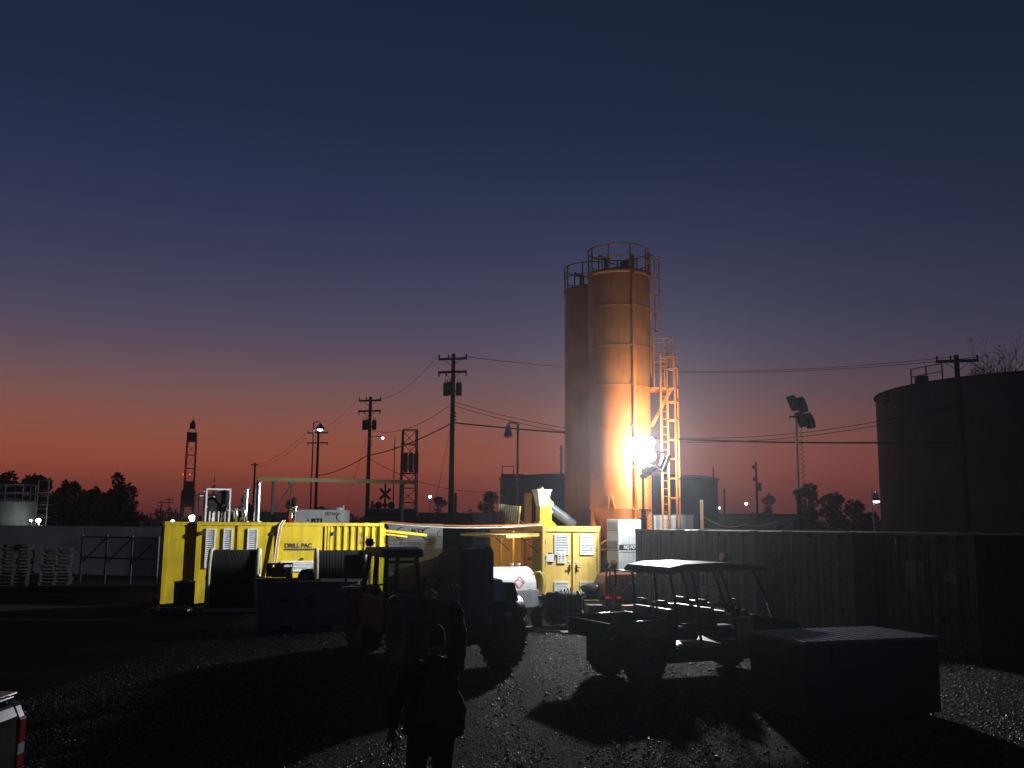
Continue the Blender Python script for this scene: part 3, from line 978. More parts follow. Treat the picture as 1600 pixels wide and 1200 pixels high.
MB().tube([(dpx(384), 0.4, H), (dpx(384), 0.4, H + 0.1), (dpx(385.5), 0.4, H + 0.15), (dpx(387), 0.4, H + 0.1)], 0.02, 8).build('vent_hook', STEEL, dp)
for px in (300.5,):
    pass
# yard lamp on a short stalk at the container corner
def yard_lamp(label, px, py, d, r, power=0, group=None, pole=True, m=BULB):
    p = P(px, py, d)
    t = thing('yard_lamp', label, 'lamp', (p.x, p.y, 0), 0, group)
    if pole:
        MB().cyl((0, 0.12, 0), (0, 0.12, p.z + 0.1), 0.04, n=8).build('pole', GALV, t)
    MB().lathe([(r * 0.75, p.z + 0.75 * r), (r * 0.5, p.z + r * 1.0), (0, p.z + r * 1.1)], 16).build('shade', DKST, t)
    MB().lathe([(0, p.z - r), (r * 0.7, p.z - r * 0.7), (r, p.z), (r * 0.7, p.z + 0.6 * r), (0, p.z + 0.7 * r)], 16).build('bulb', m, t)
    if power:
        light('lamp_light', 'POINT', (0, -0.15, p.z - r * 1.4), power, size=0.1, parent=t)
    return t
# plain yellow container standing behind, at the left
pcm = Matrix.Translation(DP_O) @ Matrix.Rotation(DP_RZ, 4, 'Z')
PCL = -dpx(266) - 0.03
container('plain_container', 'narrow plain yellow container standing against the left end of the lettered one', pcm @ Vector((dpx(266), 0.12, 0)), DP_RZ, PCL, 2.44, DP_H, YEL, front='flat', right=None)

# ---------------------------------------------------------------- yellow mixing plant container
MX_O = G(848, 33.5)
MX_RZ = R(20)
MW, ML, MH = 2.28, 5.9, Z(848, 822, 33.5)
mx = thing('mixing_container', 'yellow mixing plant container with double doors and open left side', 'container', MX_O, MX_RZ)
corner_blocks(MW, ML, MH, YEL2, mx)
q = MB()
for x in (0.0, MW - 0.13):
    for y in (0.0, ML - 0.13):
        q.bx(x, x + 0.13, y, y + 0.13, 0.1, MH - 0.1)
q.bx(0.13, MW - 0.13, 0.003, 0.103, 0.02, 0.2).bx(0.13, MW - 0.13, 0.003, 0.103, MH - 0.19, MH - 0.01)
q.bx(0.003, 0.103, 0.13, ML - 0.13, 0.02, 0.2).bx(0.003, 0.103, 0.13, ML - 0.13, MH - 0.19, MH - 0.01)
q.bx(MW - 0.103, MW - 0.003, 0.13, ML - 0.13, 0.02, 0.2).bx(MW - 0.103, MW - 0.003, 0.13, ML - 0.13, MH - 0.19, MH - 0.01)
q.bx(0.13, MW - 0.13, ML - 0.103, ML - 0.003, 0.02, 0.2).bx(0.13, MW - 0.13, ML - 0.103, ML - 0.003, MH - 0.19, MH - 0.01)
q.build('frame', YEL2, mx)
MB().corr((MW - 0.03, 0.13, 0), (0, 1, 0), (1, 0, 0), ML - 0.26, 0.2, MH - 0.19).build('side_wall', YEL2, mx)
MB().bx(0.13, MW - 0.13, ML - 0.08, ML - 0.04, 0.2, MH - 0.19).build('end_wall', YEL2, mx)
MB().bx(0.06, MW - 0.06, 0.06, ML - 0.06, MH - 0.03, MH).build('roof', YEL2, mx)
MB().bx(0.1, MW - 0.1, 0.1, ML - 0.1, 0.12, 0.18).build('floor', DKST, mx)
MB().bx(0.13, MW - 0.13, 1.35, 1.40, 0.2, MH - 0.19).build('partition', YEL2, mx)
def mpx(px):
    k = (px - 800) / F
    u = Vector((math.cos(MX_RZ), math.sin(MX_RZ)))
    return (k * MX_O.y - MX_O.x) / (u.x - k * u.y)
def mpz(px, py):
    return Z(px, py, MX_O.y + mpx(px) * math.sin(MX_RZ))
for (a, b, hx) in ((854, 893.5, 890.5), (896, 937, 901)):
    lf = MB().bx(mpx(a), mpx(b), 0.02, 0.07, 0.24, MH - 0.24).build('door', YEL2, mx, bevel=0.008)
    zc = mpz(hx, 887)
    MB().bx(mpx(hx) - 0.02, mpx(hx) + 0.02, -0.05, 0.02, zc - 0.13, zc + 0.1).bx(mpx(hx) - 0.13 if hx < 895 else mpx(hx), mpx(hx) if hx < 895 else mpx(hx) + 0.13, -0.07, -0.04, zc - 0.015, zc + 0.02).build('handle', BLKP, lf)
    MB().cyl((mpx(hx), 0.025, zc + 0.22), (mpx(hx), 0.0, zc + 0.22), 0.05, n=14).build('lock_cover', WHT, lf)
    for zz_ in (0.5, 1.3, 2.1):
        xh = mpx(a) if hx < 895 else mpx(b)
        MB().cyl((xh, 0.0, zz_ - 0.07), (xh, 0.0, zz_ + 0.07), 0.02, n=8).build('hinge', YEL2, lf)
for (a, b) in ((867, 889), (906.5, 928)):
    louvre(mx, mpx(a), mpx(b), mpz(a, 867), mpz(a, 835), 11)
    louvre(mx, mpx(a), mpx(b), mpz(a, 928), mpz(a, 909), 6)
MB().bx(mpx(854.5), mpx(867), -0.004, 0.018, mpz(860, 878), mpz(860, 866)).build('round_sticker', PAPER, mx, bevel=0.06)
for (dx, dz, w, h) in ((0, 0.17, 0.08, 0.02), (0, -0.17, 0.08, 0.02), (0.17, 0, 0.02, 0.08), (-0.17, 0, 0.02, 0.08)):
    xc, zc = mpx(860.7), mpz(860, 872)
    MB().bx(xc + dx - w / 1, xc + dx + w / 1, -0.008, 0.0, zc + dz - h, zc + dz + h).build('sticker_mark', CHAR, mx)
MB().bx(mpx(871.5), mpx(884), -0.034, -0.026, mpz(878, 880), mpz(878, 862)).build('warning_sheet', PAPER, mx)
for r in range(4):
    for c in range(2):
        xx = mpx(874.2 + 5.4 * c)
        zc = mpz(878, 865.5 + 3.7 * r)
        MB().bx(xx - 0.025, xx + 0.045, -0.039, -0.034, zc - 0.022, zc + 0.022).build('warning_symbol', CHAR if r % 3 else YEL, mx)
strokes(mx, mpx(931.5), 0.014, mpz(931, 845), mpz(931, 899), 0.085, 25)
strokes(mx, mpx(935.2), 0.014, mpz(935, 856), mpz(935, 876), 0.06, 10)
# interior: cabinets, pump and posts seen through the open side
CABO = mat('orange_cabinet_paint', (0.52, 0.22, 0.05), 0.5, var=0.15, scale=3, bump=0.04)
MB().bx(1.3, 1.95, 3.4, 5.2, 0.2, 2.1).build('control_cabinet', CABO, mx, bevel=0.02)
MB().bx(1.1, 1.28, 3.5, 4.2, 0.9, 1.9).build('cabinet_door', CABO, mx, bevel=0.02)
MB().bx(0.9, 1.9, 1.6, 3.1, 0.2, 1.5).build('mixer_tub', YEL2, mx, bevel=0.03)
MB().cyl((0.7, 2.0, 0.2), (0.7, 2.0, 1.2), 0.28, n=20).build('pump_body', YEL2, mx)
MB().tube([(0.45, 1.9, 0.4), (0.45, 1.9, 1.3), (0.5, 2.3, 1.45), (0.7, 3.2, 1.4)], 0.07, 10).build('suction_pipe', DKST, mx)
for y in (2.2, 3.2, 4.6):
    MB().bx(0.03, 0.11, y, y + 0.08, 0.2, MH - 0.19).build('side_post', YEL2, mx)
# raised side flap
fl = MB()
M = Matrix.Translation((0.02, 0.1, MH - 0.28)) @ Matrix.Rotation(R(-3), 4, 'Y')
fl.bx(-1.35, 0, 0, ML - 0.3, -0.03, 0.03, M)
fl.bx(-1.35, -1.25, 0, ML - 0.3, -0.08, -0.03, M).bx(-1.35, 0, 0, 0.08, -0.08, -0.03, M)
fl.build('raised_flap', YEL2, mx)
for y in (0.6, 3.6):
    MB().cyl((0.05, y, 1.7), (-0.75, y, MH - 0.28), 0.025, n=8).build('gas_strut', DKST, mx)
MB().bx(0.65, 0.85, 2.6, 3.1, 2.50, 2.54).build('interior_lamp', emis('interior_lamp_glow', (1.0, 0.75, 0.45), 12), mx)
light('interior_light', 'POINT', (0.75, 2.85, 2.35), 55, (1.0, 0.72, 0.40), size=0.12, parent=mx)
# ---------------------------------------------------------------- hopper on the mixing container
p = P(850, 822, 35.0)
hp = thing('feed_hopper', 'white feed funnel on a yellow neck with a grey auger tube', 'hopper', (p.x, p.y, MH), R(20))
u = 35.0 / F
zt = Z(846, 766, 35.0) - MH
zn = Z(846, 791, 35.0) - MH
zk = Z(846, 814, 35.0) - MH
def frustum(q, x0, x1, y0, y1, z0, X0, X1, Y0, Y1, z1):
    v = [(x0, y0, z0), (x1, y0, z0), (x1, y1, z0), (x0, y1, z0), (X0, Y0, z1), (X1, Y0, z1), (X1, Y1, z1), (X0, Y1, z1)]
    return q.add(v, [(3, 2, 1, 0), (0, 1, 5, 4), (1, 2, 6, 5), (2, 3, 7, 6), (3, 0, 4, 7), (4, 5, 6, 7)])
frustum(MB(), -0.26, 0.06, -0.2, 0.15, zn, -0.38, 0.17, -0.32, 0.27, zt).build('funnel', WHT, hp)
MB().bx(-0.40, 0.19, -0.34, 0.29, zt - 0.02, zt + 0.02).build('funnel_rim', WHT, hp)
MB().bx(-0.25, 0.22, -0.22, 0.22, zk, zn).build('neck', YEL, hp, bevel=0.01)
frustum(MB(), -0.42, 0.36, -0.4, 0.4, 0.004, -0.27, 0.24, -0.24, 0.24, zk).build('skirt', YEL, hp)
MB().bx(-0.09, -0.05, -0.337, -0.325, zt - 0.16, zt - 0.08).build('clamp', DKST, hp)
MB().cyl((0.22, -0.1, zk + 0.32), (0.3, -0.1, zk + 0.32), 0.07, n=14).build('gauge', GALV, hp)
a0, a1, a2 = Vector((-0.02, 0.55, zt + 0.05)), Vector((0.42, 0.55, zn + 0.02)), Vector((1.45, 0.55, 0.05))
MB().cyl(a0, a1, 0.2, n=18).build('auger_mouth', YEL2, hp)
MB().cyl(a1, a1 + (a2 - a1) * 0.04, 0.225, n=18).build('auger_clamp', WHT, hp)
MB().cyl(a1 + (a2 - a1) * 0.02, a2, 0.185, n=18).build('auger_tube', mat('grey_auger_tube', (0.10, 0.11, 0.13), 0.35, var=0.3, scale=5, bump=0.1, dust=0.5), hp)
MB().bx(-0.5, -0.38, 0.3, 0.75, 0.004, zt - 0.1).build('support_post', CABO, hp)
# hinged roof hatch panel with a bright yellow edge
hz = P(794, 822, 37.0)
ht = thing('roof_hatch', 'raised corrugated hatch panel with a bright yellow edge beside the funnel', 'hatch', (hz.x, hz.y, MH), R(20))
hh = Z(792, 789, 37.0) - MH
M = Matrix.Rotation(R(6), 4, 'Y')
q = MB().corr((-0.48, 0, 0), (1, 0, 0), (0, -1, 0), 0.86, 0.0, hh, pitch=0.1, dep=0.03)
q.v = [tuple(M @ Vector(v)) for v in q.v]
q.build('hatch_sheet', mat('dull_brown_sheet', (0.16, 0.12, 0.05), 0.6, var=0.3, scale=3, bump=0.1), ht, solid=0.02)
MB().bx(0.38, 0.45, -0.03, 0.06, 0, hh + 0.02, M).build('hatch_edge', YEL, ht)
MB().cyl((0.42, 0, 0.25), (0.8, 0, 0.0), 0.012, n=6).build('hatch_stay', CABY, ht)

# ---------------------------------------------------------------- generator cabinet
GO = G(966.5, 33.4)
gn = thing('generator', 'tall white generator cabinet lettered MQ POWER beside the yellow doors', 'generator', GO, R(37))
GH = Z(966, 811, 33.4)
MB().bx(0, 1.25, 0, 0.62, 0.1, GH).build('cabinet', WHT, gn, bevel=0.02)
MB().bx(-0.05, 1.3, -0.02, 0.64, 0, 0.1).build('skid', DKST, gn)
MB().bx(-0.006, 0.0, 0.04, 0.58, 0.3, GH - 0.75).build('shaded_end_panel', BEIGE, gn)  # shade on the cabinet's unlit end put in as beige colour
MB().bx(-0.016, -0.006, 0.07, 0.55, GH - 1.05, GH - 0.8).build('display_window', mat('olive_display', (0.16, 0.15, 0.10), 0.3, var=0.1, bump=0), gn)
MB().bx(-0.016, -0.006, 0.07, 0.55, GH - 0.32, GH - 0.1).build('air_inlet', GRYP, gn)
MB().bx(-0.014, -0.006, 0.2, 0.42, GH - 1.75, GH - 1.45).build('warning_label', YEL, gn)
for z in (GH - 0.4, GH - 0.78, GH - 1.1, GH - 1.9):
    MB().bx(-0.01, -0.004, 0.02, 0.60, z - 0.008, z + 0.008).build('panel_seam', CHAR, gn)
zb = Z(985, 855, 33.7)
MB().bx(0.02, 1.22, -0.007, -0.002, zb - 0.10, zb + 0.09).build('black_band', CHAR, gn)
tx = text('lettering', 'MQ POWER', 0.17, mat('white_print', (0.8, 0.8, 0.8), 0.5, var=0.02, bump=0), gn, (0.22, -0.009, zb - 0.06), shear=0.2, bold=0.008)
tx.scale = (0.95 / max(1e-3, tx.dimensions.x), 1, 1)
MB().bx(0.02, 1.22, -0.006, -0.002, zb - 0.19, zb - 0.17).build('black_stripe', CHAR, gn)
# pale boxes behind the containers
mt = thing('mud_tank', 'pale grey box tank behind the navy container, under the caged ladder', 'tank', G(1052, 37.0), R(24))
MZ = Z(1052, 804, 37)
MB().bx(0, 0.95, 0, 1.5, 0, MZ - 0.04).build('side_shell', GRYP, mt, bevel=0.02)
MB().bx(-0.03, 0.98, -0.03, 1.53, MZ - 0.04, MZ).build('lid', GRYP, mt)
mt = thing('mud_tank', 'lower pale tank with square lid beside the taller grey box tank', 'tank', G(1022, 36.4), R(6))
MB().bx(0, 0.86, 0, 1.0, 0, MZ - 0.10).build('side_shell', WHT, mt, bevel=0.02)
MB().bx(-0.02, 0.88, -0.02, 1.02, MZ - 0.10, MZ - 0.05).build('lid', WHT, mt)

# ================================================================ LIGHT TOWERS
def light_tower(label, base, head_z, heads, lit, ext=None):
    t = thing('light_tower', label, 'light tower', base, 0, 'mobile light towers')
    MB().bx(-0.55, 0.55, -0.6, 0.6, 0.35, 1.15).build('engine_box', YEL if not lit else GRYP, t, bevel=0.05)
    MB().beam((0, -0.6, 0.35), (0, -1.7, 0.30), 0.08).build('drawbar', DKST, t)
    for s in (-1, 1):
        MB().cyl((s * 0.56, 0, 0.33), (s * 0.74, 0, 0.33), 0.33, n=20).build('wheel', BLK, t)
        MB().beam((s * 0.5, 0.45, 0.45), (s * 1.1, 0.9, 0.04), 0.06).build('outrigger', DKST, t)
    split = 1.15 + (head_z - 1.15) * 0.5
    MB().bx(-0.075, 0.075, -0.075, 0.075, 1.15, split).build('mast_base', BLKP, t)
    MB().bx(-0.12, 0.12, -0.11, 0.11, split - 0.35, split - 0.3).bx(-0.14, 0.14, -0.1, 0.1, split - 0.04, split).build('mast_collar', BLKP, t)
    MB().cyl((0, 0, split), (0, 0, head_z - 0.25), 0.05, n=12).build('mast_tube', STEEL if lit else WHT, t)  # unlit tower's mast made white to stand in for lamplight on it
    coil = [(0.2 + 0.05 * math.cos(a * 0.9), 0.05 * math.sin(a * 0.9), 1.6 + (head_z - 1.9) * a / 200) for a in range(201)]
    MB().tube(coil, 0.011, 4).build('coiled_cable', CABW if lit else DKST, t)
    MB().beam((-0.25, 0, head_z - 0.15), (0.75 if lit else 0.25, 0, head_z - 0.15), 0.06).build('head_bar', BLKP, t)
    for (x, z, aim, on) in heads:
        a = Vector(aim).normalized()
        rot = a.to_track_quat('-Y', 'Z').to_matrix().to_4x4()
        M = Matrix.Translation((x, -0.08, head_z + z)) @ rot
        q = MB()
        w, hgt = (0.19, 0.215) if on else (0.21, 0.30)
        q.bx(-w, w, -0.02, 0.10, -hgt, hgt, M)
        q.bx(-w * 0.6, w * 0.6, 0.10, 0.20, -hgt * 0.6, hgt * 0.6, M)
        ho = q.build('lamp_head', BLKP, t, bevel=0.02)
        if on:
            MB().lathe([(0.0, 0.09), (w * 0.6, 0.07), (w * 1.0, 0.035), (w * 1.12, 0.02)], 28, M @ Matrix.Rotation(R(90), 4, 'X') @ Matrix.Diagonal((1, 1.05, 1, 1))).build('lamp_glass', LAMP, ho)
        else:
            MB().bx(-w * 0.88, w * 0.88, -0.032, -0.021, -hgt * 0.88, hgt * 0.88, M).build('lamp_glass', BLKG, ho)
    return t
tw = light_tower('lit light tower with a glaring lamp head in front of the orange silos', (LAMP_POS.x, LAMP_POS.y, 0), LAMP_POS.z,
                 [(-0.20, 0.16, (-0.25, -1, -0.12), True), (0.19, 0.17, (0.0, -1, -0.15), True), (-0.16, -0.28, (-0.15, -1, -0.2), True), (0.22, -0.27, (0.0, -1, -0.2), True),
                  (0.20, -0.86, (0.5, -0.3, -0.75), False), (0.76, -0.55, (0.9, 0.25, -0.4), False)], True)
# its beams: towards the yard, towards the left, and on to the silo behind
light('yard_beam', 'SPOT', (-0.05, -0.40, LAMP_POS.z + 0.05), 4800, aim=(-0.04, -1, -0.30), size=0.16, cone=84, blend=1.0, parent=tw)
light('left_beam', 'SPOT', (-0.50, -0.12, LAMP_POS.z + 0.1), 14000, aim=(-1, 0.16, -0.33), size=0.16, cone=54, blend=0.7, parent=tw)
light('door_beam', 'SPOT', (-0.45, -0.05, LAMP_POS.z + 0.1), 2500, aim=(-0.90, 0.44, -0.55), size=0.16, cone=84, blend=0.4, parent=tw)
light('silo_beam', 'SPOT', (1.05, 0.75, LAMP_POS.z - 0.3), 2100, (0.94, 0.97, 1.0), aim=(-0.35, 1, 0.24), size=0.16, cone=156, blend=1.0, parent=tw)
light('cabinet_fill', 'SPOT', (0.10, 0.10, LAMP_POS.z - 0.9), 1800, aim=(-0.20, 1, -1.6), size=0.16, cone=80, blend=0.6, parent=tw)  # extra spot added to brighten the generator, without a lamp head
light('head_spill', 'POINT', (-0.05, -0.50, LAMP_POS.z - 0.1), 70, size=0.2, parent=tw)
hb = P(1243, 645, 35)
light_tower('unlit light tower with four dark lamp panels above the tan container', (hb.x, hb.y, 0), hb.z,
            [(-0.14, 0.34, (-1, -0.25, -0.45), False), (0.18, 0.28, (-1, -0.40, -0.45), False), (0.14, -0.28, (-1, -0.25, -0.45), False), (0.44, -0.32, (-1, -0.30, -0.45), False)], False)

# ================================================================ POLES, WIRES, MASTS
def utility_pole(label, px, ytop, d, arm, transf, lean=0.0, arms=2, ybase=None):
    base = G(px, d)
    top = P(px, ytop, d)
    h = top.z
    t = thing('utility_pole', label, 'utility pole', base, R(-14), 'wooden utility poles along the line')
    MB().cyl((0, 0, 0), (0, 0, h), 0.20, 0.13, 14).build('pole', WOODP, t)
    zs = []
    for k in range(arms):
        z = h - 0.35 - k * 0.85 * arm / 1.9
        zs.append(z)
        ar = MB().bx(-arm / 2, arm / 2, -0.2, -0.09, z - 0.075, z + 0.075).build('crossarm', WOODP, t)
        for s in (-0.95, -0.3, 0.95) if k == 0 else (-0.95, -0.45, 0.95):
            x = s * arm / 2
            sg = 1 if k == 0 else -1
            MB().lathe([(0.02, 0), (0.06, 0.05 * sg), (0.035, 0.10 * sg), (0.07, 0.15 * sg), (0.03, 0.22 * sg), (0, 0.24 * sg)], 10, Matrix.Translation((x, -0.145, z + 0.075 * sg))).build('insulator', BLKG, ar)
        for s in (-1, 1):
            MB().beam((s * arm * 0.28, -0.14, z - 0.06), (0, -0.14, z - 0.5 * arm / 1.9), 0.03).build('arm_brace', DKST, ar)
    if transf:
        zc = h - 2.3 * arm / 1.9
        for x in (-0.33, 0.0, 0.33):
            x *= arm / 1.5
            y = -0.1 if x else -0.45
            tr = MB().cyl((x, y, zc - 0.42), (x, y, zc + 0.38), 0.20, n=16).cyl((x, y, zc + 0.38), (x, y, zc + 0.44), 0.22, 0.15, n=16).build('transformer', DKST, t)
            for s in (-0.07, 0.07):
                MB().cyl((x + s, y, zc + 0.42), (x + s, y, zc + 0.68), 0.028, n=8).build('bushing', BLKG, tr)
        MB().bx(-0.55, 0.55, -0.2, -0.1, zc - 0.2, zc - 0.1).build('transformer_rack', DKST, t)
    for k in range(3):
        MB().bx(0.14, 0.26, -0.04, 0.04, h * 0.68 + k * 0.22, h * 0.68 + k * 0.22 + 0.08).build('wire_rack', BLKP, t)
    return t, zs
utility_pole('tall wooden utility pole with three transformers nearest the orange silos', 704, 553, 60, 1.95, True)
utility_pole('wooden utility pole with transformers and a street lamp arm', 573, 620, 82, 2.1, True)
utility_pole('wooden utility pole with two plain crossarms beside a lit lamp post', 492, 672, 112, 2.7, False)
utility_pole('small distant utility pole with one short crossarm above the exhaust stack', 394, 723, 150, 1.2, False, arms=1)
utility_pole('wooden utility pole standing in front of the huge grey tank', 1511, 555, 50, 2.15, False, arms=1)
for px, y, d, lb in ((262, 778, 190, 'far utility pole right of the distant tall tree'), (250, 783, 195, 'far utility pole beside another by the treeline'), (331, 770, 160, 'far short utility pole near the pointed conifer'),
                     (1184, 722, 85, 'slim utility pole with box left of the unlit light tower'), (1133, 763, 95, 'short dark pole right of the blue-black tank'), (711, 770, 66, 'short dark post beside the tall transformer pole'), (877, 696, 78, 'thin dark mast rising behind the blue-black tank rim')):
    b = G(px, d)
    h = Z(px, y, d)
    t = thing('slim_pole', lb, 'pole', b, R(-14))
    MB().cyl((0, 0, 0), (0, 0, h), 0.14, 0.09, 10).build('pole', WOODP, t)
    if px in (262, 250, 331):
        MB().bx(-1.0, 1.0, -0.12, -0.02, h - 0.35, h - 0.2).build('crossarm', WOODP, t)
        MB().bx(-1.0, 1.0, -0.12, -0.02, h - 1.0, h - 0.88).build('crossarm', WOODP, t)
    else:
        if px == 1184:
            MB().bx(0.08, 0.42, -0.15, 0.15, h - 2.6, h - 1.9).build('pole_box', BLKP, t)
            MB().bx(-0.35, 0.1, -0.1, 0.1, h - 0.6, h - 0.3).bx(-0.3, -0.05, -0.1, 0.1, h - 1.7, h - 1.4).build('pole_fixture', BLKP, t)
        else:
            for k in range(3):
                MB().bx(-0.16, 0.16, -0.05, 0.05, h - 0.4 - 0.5 * k, h - 0.32 - 0.5 * k).build('insulator_bar', BLKP, t)
# overhead wires
def wire(label, a, b, drop, r=0.014):
    q = MB().tube(sag(a, b, drop, 24), r, 4)
    o = q.build('power_line', WIRE)
    tag(o, label, 'wire', 'overhead wires')
ends = {'A': (704, 60), 'B': (573, 82), 'C': (492, 112), 'D': (394, 150), 'E': (1511, 50)}
def pt(k, y, dx=0):
    px, d = ends[k]
    return P(px + dx, y, d)
wire('thick cable from the tall transformer pole past the silos to the tank pole', pt('A', 660), pt('E', 690), 0.5, 0.045)
wire('upper wire from crossarm left end to the tank pole', pt('A', 557, 22), pt('E', 558, -28), 0.9)
wire('upper wire from crossarm right end to the tank pole', pt('A', 556, 18), pt('E', 557, 26), 1.0)
wire('middle wire running behind the silos to the tank pole', pt('A', 627, 3), pt('E', 628, -3), 2.2, 0.018)
wire('lower middle wire running behind the silos to the tank pole', pt('A', 633, 3), pt('E', 634, -3), 2.2, 0.018)
wire('thick cable between the two transformer poles', pt('A', 662), pt('B', 712), 0.3, 0.045)
wire('thick cable from the lamp-arm pole down to the plain crossarm pole', pt('B', 712), pt('C', 743), 0.4, 0.045)
wire('thin wire between the transformer poles at bushing height', pt('A', 632), pt('B', 670), 0.9, 0.018)
wire('thin wire from lamp-arm pole crossarm to the plain crossarm pole', pt('B', 625, -16), pt('C', 676, -12), 0.8)
wire('wire between the crossarm tips of the transformer poles', pt('A', 556, -20), pt('B', 624, 16), 0.7)
wire('thin wire from plain crossarm pole to the small distant pole', pt('C', 676, -14), pt('D', 727, 3), 0.8, 0.02)
wire('second thin wire from plain crossarm pole to the small distant pole', pt('C', 684, -14), pt('D', 730, 3), 0.8, 0.02)
wire('guy wire slanting from the tall transformer pole to the ground', pt('A', 668), G(660, 58), 0.05)
wire('guy wire slanting from the lamp-arm pole to the ground', pt('B', 682), G(520, 80), 0.05)
wire('slack line from the lamp-arm pole towards the dark tank', pt('B', 714), P(790, 768, 74.5), 1.0, 0.02)

def lamp_post(label, px, ytop, d, dirx, lampdy, lit, shade_r=0.30, arm=0.65):
    b = G(px, d)
    h = Z(px, ytop, d)
    t = thing('lamp_post', label, 'lamp post', b, 0)
    MB().cyl((0, 0, 0), (0, 0, h), 0.075, 0.055, 12).build('pole', GALV, t)
    MB().tube([(0, 0, h - 0.25), (dirx * 0.02, 0, h - 0.02), (dirx * arm * 0.5, 0, h + 0.06), (dirx * arm, 0, h + 0.02), (dirx * arm, 0, h - 0.12)], 0.04, 8).build('arm', GALV, t)
    x = dirx * arm
    z = h - 0.12
    MB().lathe([(0.08, z + 0.05), (0.12, z - 0.06), (shade_r * 0.85, z - 0.42), (shade_r, z - 0.50)], 20, Matrix.Translation((x, 0, 0))).build('lamp_shade', GALV, t)
    MB().lathe([(0.0, z - 0.60), (0.15, z - 0.57), (0.23, z - 0.50), (0.2, z - 0.40), (0, z - 0.36)], 16, Matrix.Translation((x, 0, 0))).build('bulb', BULB if lit else GLASS, t)
    return t
lamp_post('lit lamp post with a dish shade beside the plain crossarm pole', 484, 660, 78, 1, 0, True, 0.50, 0.55)
lamp_post('unlit lamp post with a hanging shade left of the orange silos', 808, 662, 46, -1, 0, False, 0.24, 0.48)
lamp_post('small lit lamp post beside the huge grey tank', 1365.5, 768, 60, 1, 0, True, 0.26, 0.22)
# lamp arm on the second pole
b = P(573, 683, 82)
t = thing('street_lamp', 'glowing lamp on a curved arm fixed to the transformer pole', 'lamp', (b.x + 0.15, b.y - 0.15, 0), 0)
MB().tube([(0, 0, b.z - 0.15), (0.5, 0, b.z + 0.08), (1.1, 0, b.z + 0.05)], 0.035, 6).build('arm', GALV, t)
MB().bx(1.0, 1.3, -0.09, 0.09, b.z - 0.02, b.z + 0.1).build('housing', GALV, t)
MB().lathe([(0, b.z - 0.18), (0.10, b.z - 0.13), (0.11, b.z - 0.02), (0, b.z)], 12, Matrix.Translation((1.28, 0, 0))).build('bulb', BULB, t)
yard_lamp('bright white yard lamp behind the corner of the yellow container', 300.5, 809, 37, 0.13, 30, pole=True, m=emis('yard_bulb', (0.95, 1, 0.95), 60))
yard_lamp('glaring white lamp at the foot of the pale round tank', 60, 813, 56, 0.13, 12, m=emis('yard_bulb', (0.95, 1, 0.95), 60))
yard_lamp('small white lamp left of the glaring one by the pale tank', 48, 813, 57, 0.07, 0)
yard_lamp('tiny white lamp beyond the plain yellow container roof', 270, 814.5, 48, 0.09, 0)
yard_lamp('small white lamp over the low shed beyond the containers', 1166, 787, 88, 0.13, 0)
yard_lamp('small lit lamp on a post behind the railway crossing sign', 672, 776, 85, 0.13, 0)

# lattice masts
def lattice(name, label, px, ybot, ytop, d, w0, w1, bays, extras):
    b = G(px, d)
    h = Z(px, ytop, d)
    t = thing(name, label, 'tower', b, R(12))
    cs = [(-1, -1), (1, -1), (1, 1), (-1, 1)]
    wz = lambda z: (w0 + (w1 - w0) * z / h) / 2
    for (x, y) in cs:
        MB().beam((x * w0 / 2, y * w0 / 2, 0), (x * w1 / 2, y * w1 / 2, h), 0.14).build('corner_leg', DKST, t)
    for i in range(bays):
        z0, z1 = h * i / bays, h * (i + 1) / bays
        q = MB()
        for j in range(4):
            a, c = cs[j], cs[(j + 1) % 4]
            q.beam((a[0] * wz(z1), a[1] * wz(z1), z1), (c[0] * wz(z1), c[1] * wz(z1), z1), 0.09)
            if i % 2:
                q.beam((a[0] * wz(z0), a[1] * wz(z0), z0), (c[0] * wz(z1), c[1] * wz(z1), z1), 0.07)
            else:
                q.beam((c[0] * wz(z0), c[1] * wz(z0), z0), (a[0] * wz(z1), a[1] * wz(z1), z1), 0.07)
        q.build('lattice_bay', DKST, t)
    return t, h, wz
t, h, wz = lattice('antenna_tower', 'square lattice tower with antenna panels between the two transformer poles', 637, 795, 672, 105, 1.9, 1.55, 8, None)
for x in (-0.7, -0.1, 0.5):
    z = Z(637, 722, 105)
    MB().bx(x, x + 0.42, -1.15, -0.95, z - 1.2, z + 1.0).build('antenna_panel', BLKP, t)
    MB().bx(x + 0.1, x + 0.5, 0.95, 1.15, z - 0.9, z + 1.0).build('antenna_panel', BLKP, t)
D2 = 165
t, h, wz = lattice('drilling_mast', 'distant drilling mast with dark crown block above a bulky base', 292, 800, 690, D2, 1.7, 1.5, 7, None)
zz2 = lambda y: Z(292, y, D2)
MB().bx(-0.8, 0.8, -0.8, 0.8, zz2(690), zz2(676)).build('crown_block', BLKP, t)
MB().bx(-0.45, 0.45, -0.45, 0.45, zz2(670), zz2(661)).bx(-0.2, 0.3, -0.2, 0.3, zz2(661), zz2(657)).build('crown_top', BLKP, t)
MB().beam((-0.7, 0, zz2(676)), (-0.4, 0, zz2(669)), 0.1).beam((0.7, 0, zz2(676)), (0.4, 0, zz2(669)), 0.1).build('crown_strut', DKST, t)
MB().cyl((0, 0, zz2(658)), (0, 0, zz2(650)), 0.04, n=6).build('aerial', DKST, t)
MB().bx(-1.15, 1.05, -1.0, 1.0, zz2(792), zz2(766)).bx(-0.85, 0.9, -0.9, 0.9, zz2(766), zz2(752)).bx(-1.2, -1.1, -1, 1, 0.0, zz2(792)).bx(0.8, 0.95, -1, 1, 0, zz2(792)).build('substructure', BLKP, t)
